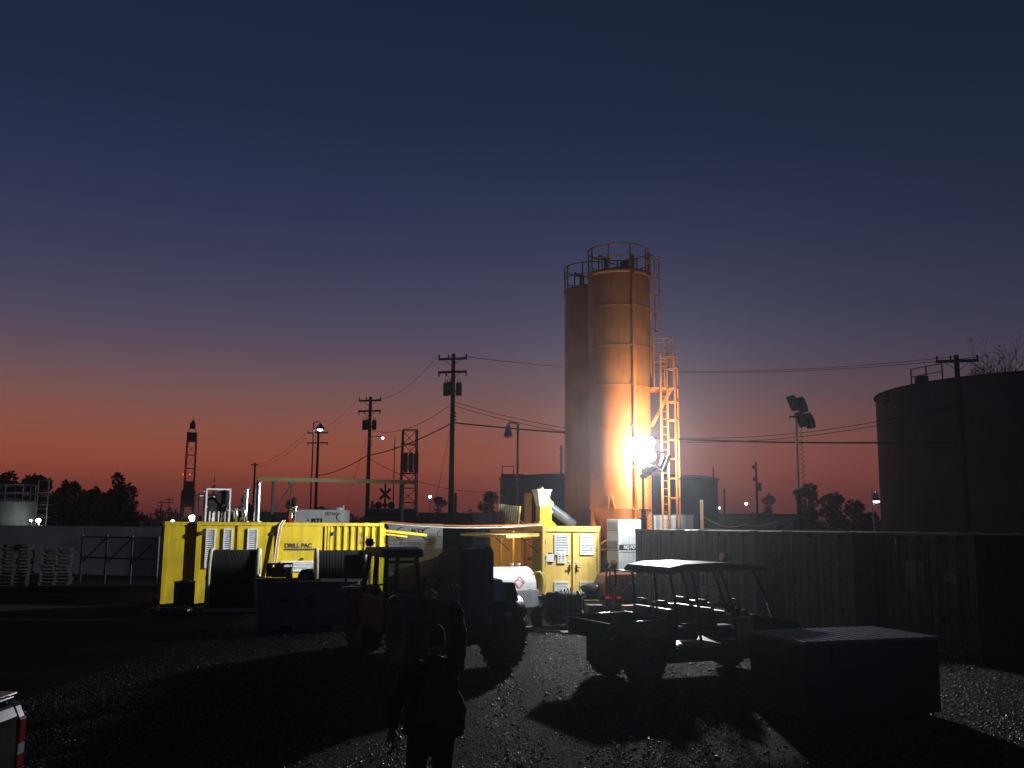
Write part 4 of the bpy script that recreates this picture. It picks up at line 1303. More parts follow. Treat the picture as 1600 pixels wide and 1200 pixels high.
for x in (-1.0, 0.15):
    MB().lathe([(0, -0.13), (0.13, 0), (0, 0.13)], 8, Matrix.Translation((x, -1.1, zz2(742)))).build('warning_light', REDL, t)
for (p, y0) in ((613.5, 683),):
    b = G(p, 90)
    t = thing('antenna_whip', 'thin whip antenna mast left of the square lattice tower', 'antenna', b)
    h = Z(p, y0, 90)
    MB().cyl((0, 0, 0), (0, 0, h), 0.075, 0.035, 8).build('mast', DKST, t)
    for k in (0.25, 0.45, 0.6, 0.9):
        MB().bx(-0.1, 0.1, -0.06, 0.06, h * k, h * k + 0.12).build('clamp', DKST, t)

# railway crossing sign
b = G(600.5, 70)
t = thing('crossing_signal', 'railway crossbuck sign with two dark round signal lamps', 'sign', b, R(6))
h = Z(600, 756, 70)
MB().cyl((0, 0, 0), (0, 0, h), 0.07, n=10).build('post', DKST, t)
zc = Z(600, 772, 70)
for a in (45, -45):
    M = Matrix.Translation((0, -0.1 - 0.03 * (a > 0), zc)) @ Matrix.Rotation(R(a), 4, 'Y')
    MB().bx(-0.55, 0.55, -0.012, 0.012, -0.1, 0.1, M).build('crossbuck_blade', DKST, t)
zl = Z(600, 789.5, 70)
MB().bx(-0.5, 0.5, -0.05, 0.05, zl - 0.04, zl + 0.04).build('lamp_bar', DKST, t)
for x in (-0.47, 0.0, 0.47):
    MB().cyl((x, 0.02, zl), (x, -0.06, zl), 0.27 if x else 0.18, n=20).cyl((x, -0.06, zl), (x, -0.2, zl), 0.12, n=12).build('signal_lamp', BLKP, t)

# yellow-green overhead crane beam on posts
b0, b1 = P(402, 748.5, 43), P(651, 753.5, 47)
t = thing('overhead_beam', 'long yellow-green steel beam on posts above the power container', 'beam', (b0.x, b0.y, 0), math.atan2(b1.y - b0.y, b1.x - b0.x))
L = (Vector((b1.x, b1.y)) - Vector((b0.x, b0.y))).length
GANT = mat('olive_yellow_beam', (0.34, 0.30, 0.08), 0.5, var=0.2, scale=2, bump=0.05, dust=0.3)
zb0, zb1 = b0.z, b1.z
q = MB()
for (dz, w) in ((0.075, 0.16), (-0.075, 0.16)):
    q.beam((0, 0, zb0 + dz), (L, 0, zb1 + dz), w, 0.03)
q.beam((0, 0, zb0), (L, 0, zb1), 0.05, 0.14)
q.build('beam', GANT, t)
for f_, in ((0.095,), (0.905,)):
    x = L * f_
    z = zb0 + (zb1 - zb0) * f_
    MB().bx(x - 0.06, x + 0.06, -0.06, 0.06, 0, z - 0.09).build('post', DGRN, t)
x = L * 0.20
MB().beam((L * 0.09, 0, 3.0), (x, 0, zb0 - 0.2), 0.06).beam((x, 0, zb0 - 0.1), (x, 0, 3.1), 0.05).build('stay', DGRN, t)
MB().bx(x - 0.12, x + 0.12, -0.08, 0.08, zb0 - 0.2, zb0 - 0.09).build('trolley', DKST, t)

# ---------------------------------------------------------------- tanks and boxes behind the power container
bt0 = P(458, 796, 41)
t = thing('water_tank', 'white box tank lettered SBT060 and BTI behind the yellow power container', 'tank', (bt0.x, bt0.y, 0), R(4))
BL = (537 - 458) * 41 / F
BZ = bt0.z
MB().bx(0, BL, 0, 2.2, 0.3, BZ).build('tank_shell', WHT, t, bevel=0.02)
MB().bx(0.1, BL - 0.1, 0.1, 2.1, 0, 0.3).build('skid', DKST, t)
k = 41 / F
tx = text('lettering', 'SBT060', 0.20, CHAR, t, ((507 - 458) * k, -0.006, BZ - 0.24), sx=0.8)
tx.scale = (0.54 / max(1e-3, tx.dimensions.x), 1, 1)
tx = text('lettering', 'BTI', 0.24, CHAR, t, ((486 - 458) * k, -0.006, BZ - 0.56), bold=0.015)
tx.scale = (0.48 / max(1e-3, tx.dimensions.x), 1, 1)
MB().prism([((482 - 458) * k - 0.09, BZ - 0.5), ((482 - 458) * k + 0.04, BZ - 0.5), ((482 - 458) * k - 0.02, BZ - 0.39)], -0.008, -0.002).build('triangle_mark', BLUEP, t)
def swirl(parent, x, y, z, r, thin=0.4, m=CHAR):
    """crescent shaped logo mark on a face looking to -y"""
    pts = []
    for a in range(70, 291, 10):
        pts.append((x + r * math.cos(R(a)), z + r * math.sin(R(a))))
    for a in range(290, 69, -10):
        pts.append((x + r * 0.12 + r * 0.86 * math.cos(R(a)), z + r * 0.86 * math.sin(R(a))))
    n = len(pts) // 2
    q = MB()
    v = [(px_, y, pz) for px_, pz in pts]
    fs = [(i, i + 1, len(pts) - 2 - i, len(pts) - 1 - i) for i in range(n - 1)]
    q.add(v, fs)
    q.build('crescent_mark', m, parent, solid=0.004)
swirl(t, (530 - 458) * k, -0.005, BZ - 0.33, 0.17)
MB().cyl(((526 - 458) * k, 0.5, BZ), ((526 - 458) * k, 0.5, BZ + 0.1), 0.2, n=16).build('hatch', WHT, t)
MB().cyl(((533 - 458) * k, 0.5, BZ), ((533 - 458) * k, 0.5, BZ + 0.2), 0.04, n=8).build('vent', WHT, t)
# second white box container with web address
b0 = P(607, 818, 40)
t = thing('equipment_box', 'grey-white box container lettered www.btienvironmental.com behind the telehandler', 'container', (b0.x, b0.y, 0), R(8))
EL = (691 - 607) * 40 / F
k = 40 / F
MB().bx(0, EL, 0, 2.4, 0.25, b0.z).build('box_shell', GRYP, t, bevel=0.02)
MB().bx(0.1, EL - 0.1, 0.1, 2.3, 0, 0.25).build('skid', DKST, t)
MB().bx(-0.28, -0.03, 0.1, 2.2, 0.1, b0.z - 0.05).build('corner_ladder_frame', DKST, t)
MB().bx(-0.03, EL + 0.03, -0.03, 2.43, b0.z - 0.1, b0.z - 0.02).build('top_rim', GRYP, t)
for z in (b0.z - 0.72, b0.z - 0.88):
    MB().bx(0, EL, -0.006, -0.001, z - 0.008, z + 0.008).build('pin_stripe', CHAR, t)
tx = text('lettering', 'www.btienvironmental.com', 0.15, CHAR, t, ((624 - 607) * k, -0.006, b0.z - 0.85))
tx.scale = ((679 - 624) * k / max(1e-3, tx.dimensions.x), 1, 1)
for px in (627, 668, 687):
    swirl(t, (px - 607) * k, -0.006, b0.z - 0.42, 0.27 if px < 680 else 0.14)
tx = text('lettering', 'BTI', 0.24, CHAR, t, ((642 - 607) * k, -0.006, b0.z - 0.38), bold=0.01)
tx.scale = (0.5 / max(1e-3, tx.dimensions.x), 1, 1)
# ribbed frac tanks farther back
def frac(label, px0, px1, y, d, rz, m, group='ribbed steel tanks behind the yard'):
    p0 = P(px0, y, d)
    L = (px1 - px0) * d / F / math.cos(rz)
    t = thing('ribbed_tank', label, 'tank', (p0.x, p0.y, 0), rz, group)
    MB().bx(0, L, 0, 2.4, 0.25, p0.z).build('tank_shell', m, t)
    MB().bx(0.1, L - 0.1, 0.1, 2.3, 0, 0.25).build('skid', DKST, t)
    n = int(L / 0.38)
    first = None
    for i in range(n):
        x = (i + 0.5) * L / n
        if first is None:
            first = MB().bx(-0.035, 0.035, -0.06, 0.0, 0.3, p0.z - 0.03).build('rib', m, t, loc=(x, 0, 0))
        else:
            share(first, 'rib', t, (x, 0, 0))
    return t, L, p0.z
frac('dark ribbed steel tank right of the crossing sign', 655, 741, 801, 50, R(5), DGRN)
frac('grey ribbed steel tank between the dark one and the corrugated hatch', 742, 778, 801, 47, R(5), GRYP)
frac('black ribbed tank half hidden behind the white lettered tank', 405, 452, 800, 46, R(10), BLKP)
t, L, zt_ = frac('low dark tank with rounded tarp cover under the crossing sign', 568, 652, 806, 54, R(3), DGRN)
MB().cyl((0.1, 1.2, zt_ - 0.7), (L - 0.1, 1.2, zt_ - 0.7), 1.15, n=24).build('tarp_cover', BLKP, t)
# valve stand with chrome cap on the container roof
b = P(460, 815, 35)
t = thing('valve_stand', 'chrome capped valve stand with cables above the power container', 'valve', (b.x, b.y, DP_H - 0.05), 0)
MB().cyl((0, 0, 0), (0, 0, 0.5), 0.06, n=12).build('stem', DKST, t)
MB().lathe([(0.08, 0.40), (0.11, 0.45), (0.11, 0.52), (0.07, 0.54), (0.10, 0.58), (0.10, 0.66), (0, 0.70)], 16).build('cap', STEEL, t)
MB().bx(-0.16, 0.02, -0.12, 0.05, 0.0, 0.12).bx(-0.2, -0.1, -0.08, 0.04, 0.1, 0.34).build('junction_box', REDP, t)
MB().cyl((-0.12, 0, 0.2), (-0.12, 0, 0.55), 0.07, n=12).build('canister', GALV, t)
# ================================================================ VEHICLES
def wheel(parent, x, y, r, w, yaw=0.0, lugs=0, rim_m=DKST, side=1, rimr=0.5):
    """tyre standing at (x, y), axle along local Y turned by yaw; side = +1 outside on +y"""
    M = Matrix.Translation((x, y, r)) @ Matrix.Rotation(yaw, 4, 'Z') @ Matrix.Rotation(R(90), 4, 'X')
    q = MB()
    h = w / 2
    q.lathe([(r * rimr, -h * 0.75), (r * 0.72, -h), (r * 0.92, -h * 0.95), (r * 0.965, -h * 0.72), (r * 0.97, 0), (r * 0.965, h * 0.72), (r * 0.92, h * 0.95), (r * 0.72, h), (r * rimr, h * 0.75)], 40, M)
    for i in range(lugs):
        for s in (-1, 1):
            a = 2 * math.pi * (i + 0.25 * (s + 1)) / lugs
            L = M @ Matrix.Rotation(a, 4, 'Z')
            q.add([(r * 0.95, s * 0.02 * w, -0.05 * r), (r * 0.95, s * 0.02 * w, 0.04 * r), (r, s * 0.02 * w, 0.03 * r), (r, s * 0.02 * w, -0.04 * r),
                   (r * 0.92, s * h * 1.02, 0.07 * r), (r * 0.92, s * h * 1.02, 0.16 * r), (r, s * h * 0.98, 0.15 * r), (r, s * h * 0.98, 0.08 * r)],
                  [(0, 1, 2, 3), (7, 6, 5, 4), (0, 4, 5, 1), (1, 5, 6, 2), (2, 6, 7, 3), (3, 7, 4, 0)], L @ Matrix(((1, 0, 0, 0), (0, 0, 1, 0), (0, 1, 0, 0), (0, 0, 0, 1))))
    o = q.build('wheel', BLK, parent)
    MB().lathe([(0.0, 0.10 * w), (r * rimr * 0.45, 0.10 * w), (r * rimr * 0.5, 0.28 * w), (r * rimr * 0.9, 0.22 * w), (r * rimr * 1.02, 0.40 * w), (r * rimr * 1.02, -0.40 * w)], 28,
               M @ (Matrix.Rotation(0 if side < 0 else math.pi, 4, 'X'))).build('rim', rim_m, o)
    for k in range(5):
        a = 2 * math.pi * k / 5
        c = M @ Vector((r * rimr * 0.33 * math.cos(a), r * rimr * 0.33 * math.sin(a), -side * 0.13 * w))
        MB().lathe([(0, -0.02), (0.018, 0), (0, 0.02)], 6, Matrix.Translation(c)).build('wheel_nut', STEEL, o)
    return o

# ---------------------------------------------------------------- crew side-by-side buggy
UB = PZ(1007, 1072, 0)
uh = R(24.8)
ut = thing('utility_buggy', 'black open crew utility buggy with roof and cargo bed on the gravel', 'utility vehicle', (UB.x, UB.y, 0), uh)
# local: x forward, y = +towards far side; near wheels on y=0
TW = 1.22
for x in (0.0, 2.72):
    wheel(ut, x, 0.0, 0.375, 0.28, 0, 18, side=-1, rimr=0.52)
    wheel(ut, x, TW, 0.375, 0.28, 0, 18, side=1, rimr=0.52)
q = MB()   # bed tub
bx0, bx1, by0, by1, bz0, bz1 = -0.72, 0.42, -0.14, TW + 0.14, 0.78, 1.08
q.bx(bx0, bx1, by0, by1, bz0, bz0 + 0.04).bx(bx0, bx1, by0, by0 + 0.05, bz0 + 0.04, bz1).bx(bx0, bx1, by1 - 0.05, by1, bz0 + 0.04, bz1).bx(bx1 - 0.05, bx1, by0 + 0.05, by1 - 0.05, bz0 + 0.04, bz1 + 0.06)
q.build('cargo_bed', BLKG, ut, bevel=0.015)
MB().bx(bx0 - 0.05, bx0 - 0.003, by0 + 0.02, by1 - 0.02, bz0, bz1).build('tailgate', BLKG, ut, bevel=0.015)
for y in (by0 - 0.012, by1 + 0.012):
    MB().tube([(bx0, y, bz1 + 0.012), (bx1, y, bz1 + 0.012)], 0.02, 8).build('bed_rail', BLKG, ut)
for y in (by0 + 0.06, by1 - 0.2):
    MB().bx(bx0 - 0.068, bx0 - 0.05, y, y + 0.14, bz0 + 0.02, bz0 + 0.12).build('tail_light', REDP, ut)
# lower body
body = [(0.42, 0.36), (0.45, 0.86), (0.60, 0.86), (0.60, 0.60), (2.20, 0.60), (2.32, 0.95), (2.50, 1.10), (3.30, 0.98), (3.46, 0.80), (3.46, 0.62), (3.20, 0.60), (3.08, 0.72), (2.40, 0.72), (2.30, 0.36)]
MB().prism(body, -0.12, TW + 0.12).build('body', BLKP, ut, bevel=0.02)
MB().bx(-0.55, 0.5, 0.15, TW - 0.15, 0.30, 0.74).build('engine_block', DKST, ut, bevel=0.03)
MB().cyl((0.0, 0.05, 0.375), (0.0, TW - 0.05, 0.375), 0.04, n=10).build('rear_axle', DKST, ut)
MB().cyl((2.72, 0.05, 0.375), (2.72, TW - 0.05, 0.375), 0.04, n=10).build('front_axle', DKST, ut)
for y in (-0.14, TW - 0.16):
    MB().lathe([(0.40, -0.15), (0.46, -0.15), (0.46, 0.15), (0.40, 0.15)], 16, Matrix.Translation((2.72, y + 0.15, 0.36)) @ Matrix.Rotation(R(90), 4, 'X'), a0=R(20), a1=R(165)).build('mudguard', BLKP, ut)
MB().bx(3.44, 3.56, 0.1, TW - 0.1, 0.45, 0.85).build('front_bumper', BLKP, ut, bevel=0.03)
for y in (0.02, TW - 0.28):
    MB().bx(3.36, 3.47, y, y + 0.26, 0.80, 0.93).build('headlight', GALV, ut, bevel=0.02)
# seats: two rows of bench seats
SEATM = mat('black_vinyl', (0.03, 0.03, 0.032), 0.42, var=0.2, scale=5, bump=0.06)
for (x, lab) in ((0.66, 'rear'), (1.52, 'front')):
    st = MB().bx(x, x + 0.50, -0.02, TW + 0.02, 0.72, 0.90).build('seat_cushion', SEATM, ut, bevel=0.06)
    M = Matrix.Translation((x + 0.04, 0, 0.88)) @ Matrix.Rotation(R(-12), 4, 'Y')
    for (y0, y1) in ((-0.02, 0.58), (0.64, TW + 0.02)):
        bk = MB().bx(-0.10, 0.03, y0, y1, 0, 0.40, M).build('seat_back', SEATM, ut, bevel=0.05)
        MB().bx(-0.09, 0.02, y0 + 0.14, y1 - 0.14, 0.41, 0.54, M).build('headrest', SEATM, bk, bevel=0.05)
# roll cage
def cage(name, pts, r=0.026):
    MB().tube(pts, r, 8).build(name, BLKG, ut)
RZ2 = 2.02
for y in (-0.06, TW + 0.06):
    yi = y + (0.06 if y < 0 else -0.06)
    cage('cage_post', [(0.66, y, 0.86), (0.62, y, 1.4), (0.54, yi, RZ2 - 0.1)])
    cage('cage_post', [(1.16, y, 0.62), (1.12, y, 1.3), (1.02, yi, RZ2 - 0.08)])
    cage('cage_post', [(1.95, y, 0.62), (1.86, y, 1.3), (1.64, yi, RZ2 - 0.06)])
    cage('cage_post', [(2.78, y, 1.05), (2.60, y, 1.5), (2.36, yi, RZ2 - 0.06)])
    cage('roof_rail', [(0.50, yi, RZ2 - 0.10), (1.0, yi, RZ2 - 0.04), (2.38, yi, RZ2 - 0.05)])
    cage('side_bar', [(0.42, y, 1.02), (1.06, y, 1.00), (1.92, y, 1.02), (2.3, y, 1.06)], 0.018)
cage('cross_bar', [(1.02, -0.06, 1.28), (1.02, TW + 0.06, 1.28)])
cage('cross_bar', [(1.86, -0.06, 1.28), (1.86, TW + 0.06, 1.28)])
ROOFM = mat('dull_black_roof', (0.018, 0.018, 0.019), 0.5, var=0.4, scale=4, bump=0.1, spec=0.15)
roof = [(0.42, 1.93), (0.50, 2.00), (0.8, 2.05), (1.5, 2.07), (2.2, 2.04), (2.62, 1.98), (2.66, 1.92), (2.2, 1.92), (0.8, 1.92), (0.55, 1.87), (0.44, 1.87)]
rf = MB().prism(roof, -0.12, TW + 0.12).build('roof', ROOFM, ut, bevel=0.03)
MB().bx(0.26, 0.54, 0.75, TW + 0.12, 1.87, 1.895).build('roof_lip', BLKG, rf)
MB().cyl((2.22, 0.62, 2.05), (2.22, 0.62, 2.11), 0.02, n=8).build('spotlight_stem', BLKG, rf)
MB().cyl((2.16, 0.62, 2.15), (2.29, 0.62, 2.13), 0.075, n=18).build('roof_spotlight', STEEL, rf)
MB().add([(2.80, -0.04, 1.06), (2.80, TW + 0.04, 1.06), (2.40, TW, 1.93), (2.40, 0.0, 1.93)], [(0, 1, 2, 3)]).build('windscreen', glass('buggy_glass', (0.8, 0.82, 0.82)), ut)
MB().bx(2.32, 2.62, -0.05, TW + 0.05, 0.92, 1.12).build('dashboard', BLKG, ut, bevel=0.04)
M = Matrix.Translation((2.12, 0.28, 1.24)) @ Matrix.Rotation(R(-58), 4, 'Y')
q = MB()
pts = [M @ Vector((0.17 * math.cos(R(a)), 0.17 * math.sin(R(a)), 0)) for a in range(0, 360, 15)]
q.tube(pts, 0.017, 8, closed=True)
for a in (90, 210, 330):
    q.tube([M @ Vector((0, 0, -0.02)), M @ Vector((0.17 * math.cos(R(a)), 0.17 * math.sin(R(a)), 0))], 0.012, 6)
q.build('steering_wheel', BLKG, ut)
MB().tube([M @ Vector((0, 0, 0)), (2.40, 0.28, 1.06)], 0.025, 8).build('steering_column', BLKP, ut)
for (x, y, z) in ((2.30, 0.15, 1.14), (2.36, 0.42, 1.15), (2.42, 0.8, 1.15)):
    MB().bx(x, x + 0.1, y, y + 0.12, z - 0.04, z + 0.05).build('dash_pod', BLKG, ut, bevel=0.02)
for (x0, x1, y0, y1, z) in ((0.74, 0.98, 0.1, 0.42, 0.90), (1.62, 1.95, 0.05, 0.5, 0.90)):
    o = MB().bx(x0, x1, y0, y1, z, z + 0.05).build('front_seat_highlight' if x0 > 1 else 'rear_seat_highlight', mat('seat_highlight_grey', (0.40, 0.40, 0.40), 0.8, var=0.3, scale=7, bump=0.5), None, bevel=0.02)  # pale pads stand in for lamplight on the seat cushions
    o.matrix_world = Matrix.Translation((UB.x, UB.y, 0)) @ Matrix.Rotation(uh, 4, 'Z')
    tag(o, 'lamplight put in as pale cloth on the front seat of the buggy' if x0 > 1 else 'lamplight put in as pale highlight on the rear seat of the buggy', 'highlight' if x0 > 1 else 'bag')

# ---------------------------------------------------------------- telehandler
beta = R(24)
RRW = PZ(783, 1043, 0)
fw = Vector((-math.sin(beta), math.cos(beta), 0))
rt = Vector((math.cos(beta), math.sin(beta), 0))
TO = Vector((RRW.x, RRW.y, 0)) - rt * 0.95
th = thing('telehandler', 'dark telehandler with cab and lowered boom parked on the gravel', 'telehandler', TO, R(90) + beta)
# local: x forward, y left, z up
for (x, y) in ((0, 0.95), (0, -0.95), (3.05, 0.95), (3.05, -0.95)):
    wheel(th, x, y, 0.66, 0.44, R(4) if x == 0 else R(6), 22, DKST, side=1 if y > 0 else -1, rimr=0.48)
DBLUE = mat('dark_blue_machine_paint', (0.018, 0.022, 0.035), 0.45, var=0.3, scale=3, bump=0.05)
MB().prism([(-0.75, 0.55), (-0.85, 0.75), (-0.85, 1.15), (-0.6, 1.35), (0.7, 1.30), (3.4, 0.95), (3.6, 0.7), (3.4, 0.5), (0.5, 0.48)], -0.42, 0.42).build('chassis', DBLUE, th, bevel=0.03)
for x in (0, 3.05):
    MB().cyl((x, -0.8, 0.66), (x, 0.8, 0.66), 0.14, n=14).bx(x - 0.22, x + 0.22, -0.25, 0.25, 0.45, 0.86).build('axle', DKST, th)
# engine hood on the right flank with sloping rear
MB().prism([(-0.35, 1.0), (-0.45, 1.32), (-0.25, 1.62), (2.3, 1.50), (2.6, 1.2), (2.5, 0.62), (0.75, 0.62), (0.6, 0.95)], -1.12, -0.46).build('engine_hood', DBLUE, th, bevel=0.04)
for k in range(5):
    MB().bx(0.2 + k * 0.3, 0.38 + k * 0.3, -1.128, -1.121, 0.95, 1.35).build('hood_vent', BLKP, th)
# fenders
for (x, y) in ((0, -0.95), (0, 0.95), (3.05, -0.95), (3.05, 0.95)):
    MB().lathe([(0.71, -0.26), (0.74, -0.26), (0.74, 0.26), (0.71, 0.26)], 20, Matrix.Translation((x, y, 0.68)) @ Matrix.Rotation(R(90), 4, 'X'), a0=R(35), a1=R(150)).build('fender', BLKG, th)
# cab on the left
cy0, cy1 = 0.42, 1.18
cab_base = [(0.85, 0.62), (0.85, 1.28), (2.5, 1.28), (2.62, 0.9), (2.4, 0.6)]
MB().prism(cab_base, cy0, cy1).build('cab_tub', DBLUE, th, bevel=0.03)
posts = [((0.88, cy1 - 0.03, 1.28), (0.95, cy1 - 0.08, 2.15)), ((0.88, cy0 + 0.03, 1.28), (0.95, cy0 + 0.08, 2.15)),
         ((2.50, cy1 - 0.03, 1.28), (2.15, cy1 - 0.08, 2.15)), ((2.50, cy0 + 0.03, 1.28), (2.15, cy0 + 0.08, 2.15)),
         ((1.62, cy1 - 0.03, 1.28), (1.62, cy1 - 0.07, 2.15))]
for a, b in posts:
    MB().beam(a, b, 0.075).build('cab_post', BLKP, th)
MB().prism([(0.80, 2.10), (0.86, 2.22), (1.2, 2.26), (2.1, 2.24), (2.28, 2.12), (2.2, 2.08), (0.85, 2.06)], cy0 - 0.04, cy1 + 0.04).build('cab_roof', BLKP, th, bevel=0.03)
MB().bx(0.90, 0.94, cy0 + 0.06, cy1 - 0.06, 1.95, 2.0).build('window_bar', BLKP, th)
MB().add([(0.885, cy0 + 0.05, 1.28), (0.885, cy1 - 0.05, 1.28), (0.94, cy1 - 0.09, 2.1), (0.94, cy0 + 0.09, 2.1)], [(0, 1, 2, 3)]).build('rear_window', GLASS, th)
MB().add([(2.49, cy0 + 0.05, 1.28), (2.49, cy1 - 0.05, 1.28), (2.15, cy1 - 0.09, 2.1), (2.15, cy0 + 0.09, 2.1)], [(0, 1, 2, 3)]).build('windscreen', GLASS, th)
MB().add([(0.9, cy1 - 0.04, 1.28), (2.47, cy1 - 0.04, 1.28), (2.14, cy1 - 0.08, 2.1), (0.96, cy1 - 0.08, 2.1)], [(0, 1, 2, 3)]).build('side_window', GLASS, th)
MB().bx(1.15, 1.6, cy0 + 0.14, cy1 - 0.14, 1.0, 1.32).build('operator_seat', BLK, th, bevel=0.05)
M = Matrix.Translation((2.0, 0.80, 1.36)) @ Matrix.Rotation(R(-35), 4, 'Y')
MB().tube([M @ Vector((0.19 * math.cos(R(a)), 0.19 * math.sin(R(a)), 0)) for a in range(0, 360, 20)], 0.018, 8, closed=True).tube([M @ Vector((0, 0, 0)), (2.2, 0.8, 1.1)], 0.03, 8).build('steering_wheel', BLKP, th)
mr = MB().beam((2.2, cy1, 1.9), (2.15, cy1 + 0.30, 1.95), 0.03).build('mirror_arm', BLKP, th)
MB().bx(2.1, 2.15, cy1 + 0.12, cy1 + 0.46, 1.70, 2.08).build('mirror', BLKP, mr, bevel=0.03)
MB().lathe([(0.0, 2.25), (0.07, 2.26), (0.10, 2.33), (0.07, 2.40), (0, 2.42)], 14, Matrix.Translation((2.0, cy1 - 0.02, 0))).build('beacon', BLKP, th)
MB().bx(2.6, 2.75, cy1 - 0.1, cy1 + 0.36, 1.34, 1.40).build('work_lamp', GALV, th)
# boom from the high rear pivot down to the front
bm = MB()
b0, b1 = Vector((-0.62, -0.08, 2.02)), Vector((3.6, -0.08, 1.42))
bm.beam(b0, b1, 0.44, 0.52)
bm.build('boom', BLKP, th, bevel=0.03)
MB().beam(b0.lerp(b1, 0.55) + Vector((0, 0, 0.02)), b1 + Vector((0.8, 0, -0.15)), 0.32, 0.38).build('inner_boom', DKST, th)
MB().prism([(-0.85, 1.1), (-0.85, 2.20), (-0.72, 2.32), (-0.2, 2.30), (0.35, 2.12), (0.2, 1.6), (0.5, 1.1)], -0.42, -0.31).build('pivot_plate', DBLUE, th, bevel=0.02)
MB().prism([(-0.85, 1.1), (-0.85, 2.20), (-0.72, 2.32), (-0.2, 2.30), (0.35, 2.12), (0.2, 1.6), (0.5, 1.1)], 0.15, 0.26).build('pivot_plate', DBLUE, th, bevel=0.02)
MB().bx(-0.84, -0.60, -0.30, 0.14, 1.2, 2.28).build('rear_cover', DBLUE, th, bevel=0.03)
MB().cyl((0.4, -0.08, 1.15), (1.9, -0.08, 1.50), 0.09, n=14).build('lift_cylinder', STEEL, th)
MB().tube([(0.4, 0.1, 1.35), (0.6, 0.2, 1.75), (1.1, 0.25, 1.65), (1.4, 0.2, 1.3)], 0.03, 8).build('hydraulic_hose', BLK, th)
MB().bx(4.3, 4.38, -0.65, 0.5, 0.35, 1.05).build('fork_carriage', DKST, th)
for y in (-0.5, 0.3):
    MB().bx(4.38, 5.4, y, y + 0.12, 0.05, 0.10).bx(4.38, 4.43, y, y + 0.12, 0.10, 0.6).build('fork_tine', DKST, th)
MB().bx(-0.95, -0.86, -0.36, -0.24, 0.98, 1.06).build('tail_lamp', GALV, th)
MB().cyl((-0.80, -0.72, 1.05), (-0.80, -0.72, 1.12), 0.09, 0.07, n=14).build('filler_cap', STEEL, th)
MB().prism([(-0.62, 1.30), (-0.3, 1.68), (0.3, 1.70), (0.3, 1.60)], -0.82, -0.44).build('fender_sheen_panel', GRYP, th)  # pale panel stands in for the reflection on the fender

# ================================================================ NEAR-YARD OBJECTS
# flat-topped steel box in the foreground
zb = 1.15
c1 = Vector((4.10, 13.27, 0))
ang = R(19)
LX = 2.36
LY = 1.45
bx_ = thing('steel_bin', 'low dark steel box with a flat ribbed lid in front of the buggy', 'box', c1, ang)
DST2 = mat('dull_dark_paint', (0.035, 0.035, 0.034), 0.65, var=0.35, scale=3, bump=0.15, rust=0.4)
MB().bx(0.03, LX - 0.03, 0.03, LY - 0.03, 0.08, zb - 0.05).build('bin_shell', DST2, bx_, bevel=0.01)
lid = MB().bx(0, LX, 0, LY, zb - 0.05, zb).build('lid', mat('galvanised_lid', (0.22, 0.22, 0.22), 0.42, metal=0.3, var=0.3, scale=5, bump=0.3), bx_, bevel=0.008)
for k in range(14):
    x = 0.08 + k * (LX - 0.16) / 13
    MB().bx(x - 0.01, x + 0.01, 0.02, LY - 0.02, zb, zb + 0.008).build('lid_rib', MATS['galvanised_lid'], lid)
for x in (0.3, LX - 0.42):
    MB().bx(x, x + 0.12, 0.0, LY, 0, 0.08).build('skid_runner', DST2, bx_)
for x in (0.5, LX - 0.5):
    MB().bx(x - 0.06, x + 0.06, -0.02, 0.03, zb - 0.28, zb - 0.10).build('hasp', DKST, bx_)

# fuel cube with placard and machinery on its lid
f0 = PZ(400, 985, 0)
ft = thing('fuel_cube', 'dark grey steel fuel tank with a diamond placard below the hose reels', 'tank', (f0.x, f0.y, 0), R(5))
FL = 2.5
FZ = Z(480, 908, 24.5)
GREYD = mat('dark_grey_paint', (0.16, 0.165, 0.16), 0.6, var=0.2, scale=2, bump=0.08, dust=0.25)
MB().bx(0, FL, 0, 1.2, 0.12, FZ - 0.04).build('tank_shell', GREYD, ft, bevel=0.02)
MB().bx(-0.04, FL + 0.04, -0.04, 1.24, FZ - 0.04, FZ).build('tank_top', GREYD, ft)
for x in (0.6, FL - 0.9):
    MB().bx(x, x + 0.3, -0.004, 1.2, 0.0, 0.12).build('fork_pocket', BLKP, ft)
MB().bx(0.02, FL - 0.02, 0.02, 1.18, 0.004, 0.12).build('base_frame', GREYD, ft)
M = Matrix.Translation((FL * 0.53, -0.006, 0.72)) @ Matrix.Rotation(R(45), 4, 'Y')
MB().bx(-0.13, 0.13, -0.004, 0.004, -0.13, 0.13, M).build('diamond_placard', BLKP, ft)
strokes_q = MB()
for k in range(9):
    x = FL * 0.14 + k * 0.075
    strokes_q.bx(x, x + 0.05, -0.005, -0.001, 0.66 + 0.01 * (k % 3), 0.78)
strokes_q.build('worn_print', BLKP, ft)
for (x, y, h) in ((0.9, 0.3, 0.06), (1.35, 0.4, 0.09), (1.5, 0.3, 0.05)):
    MB().cyl((x, y, FZ), (x, y, FZ + h), 0.06, n=12).build('filler_cap', DKST, ft)
MB().bx(FL - 0.32, FL - 0.26, 0.1, 0.2, FZ, FZ + 0.16).build('corner_post', DKST, ft)
def on_cube(x, y, z=0.0):
    M = Matrix.Translation((f0.x, f0.y, 0)) @ Matrix.Rotation(R(5), 4, 'Z')
    return M @ Vector((x, y, FZ + z))
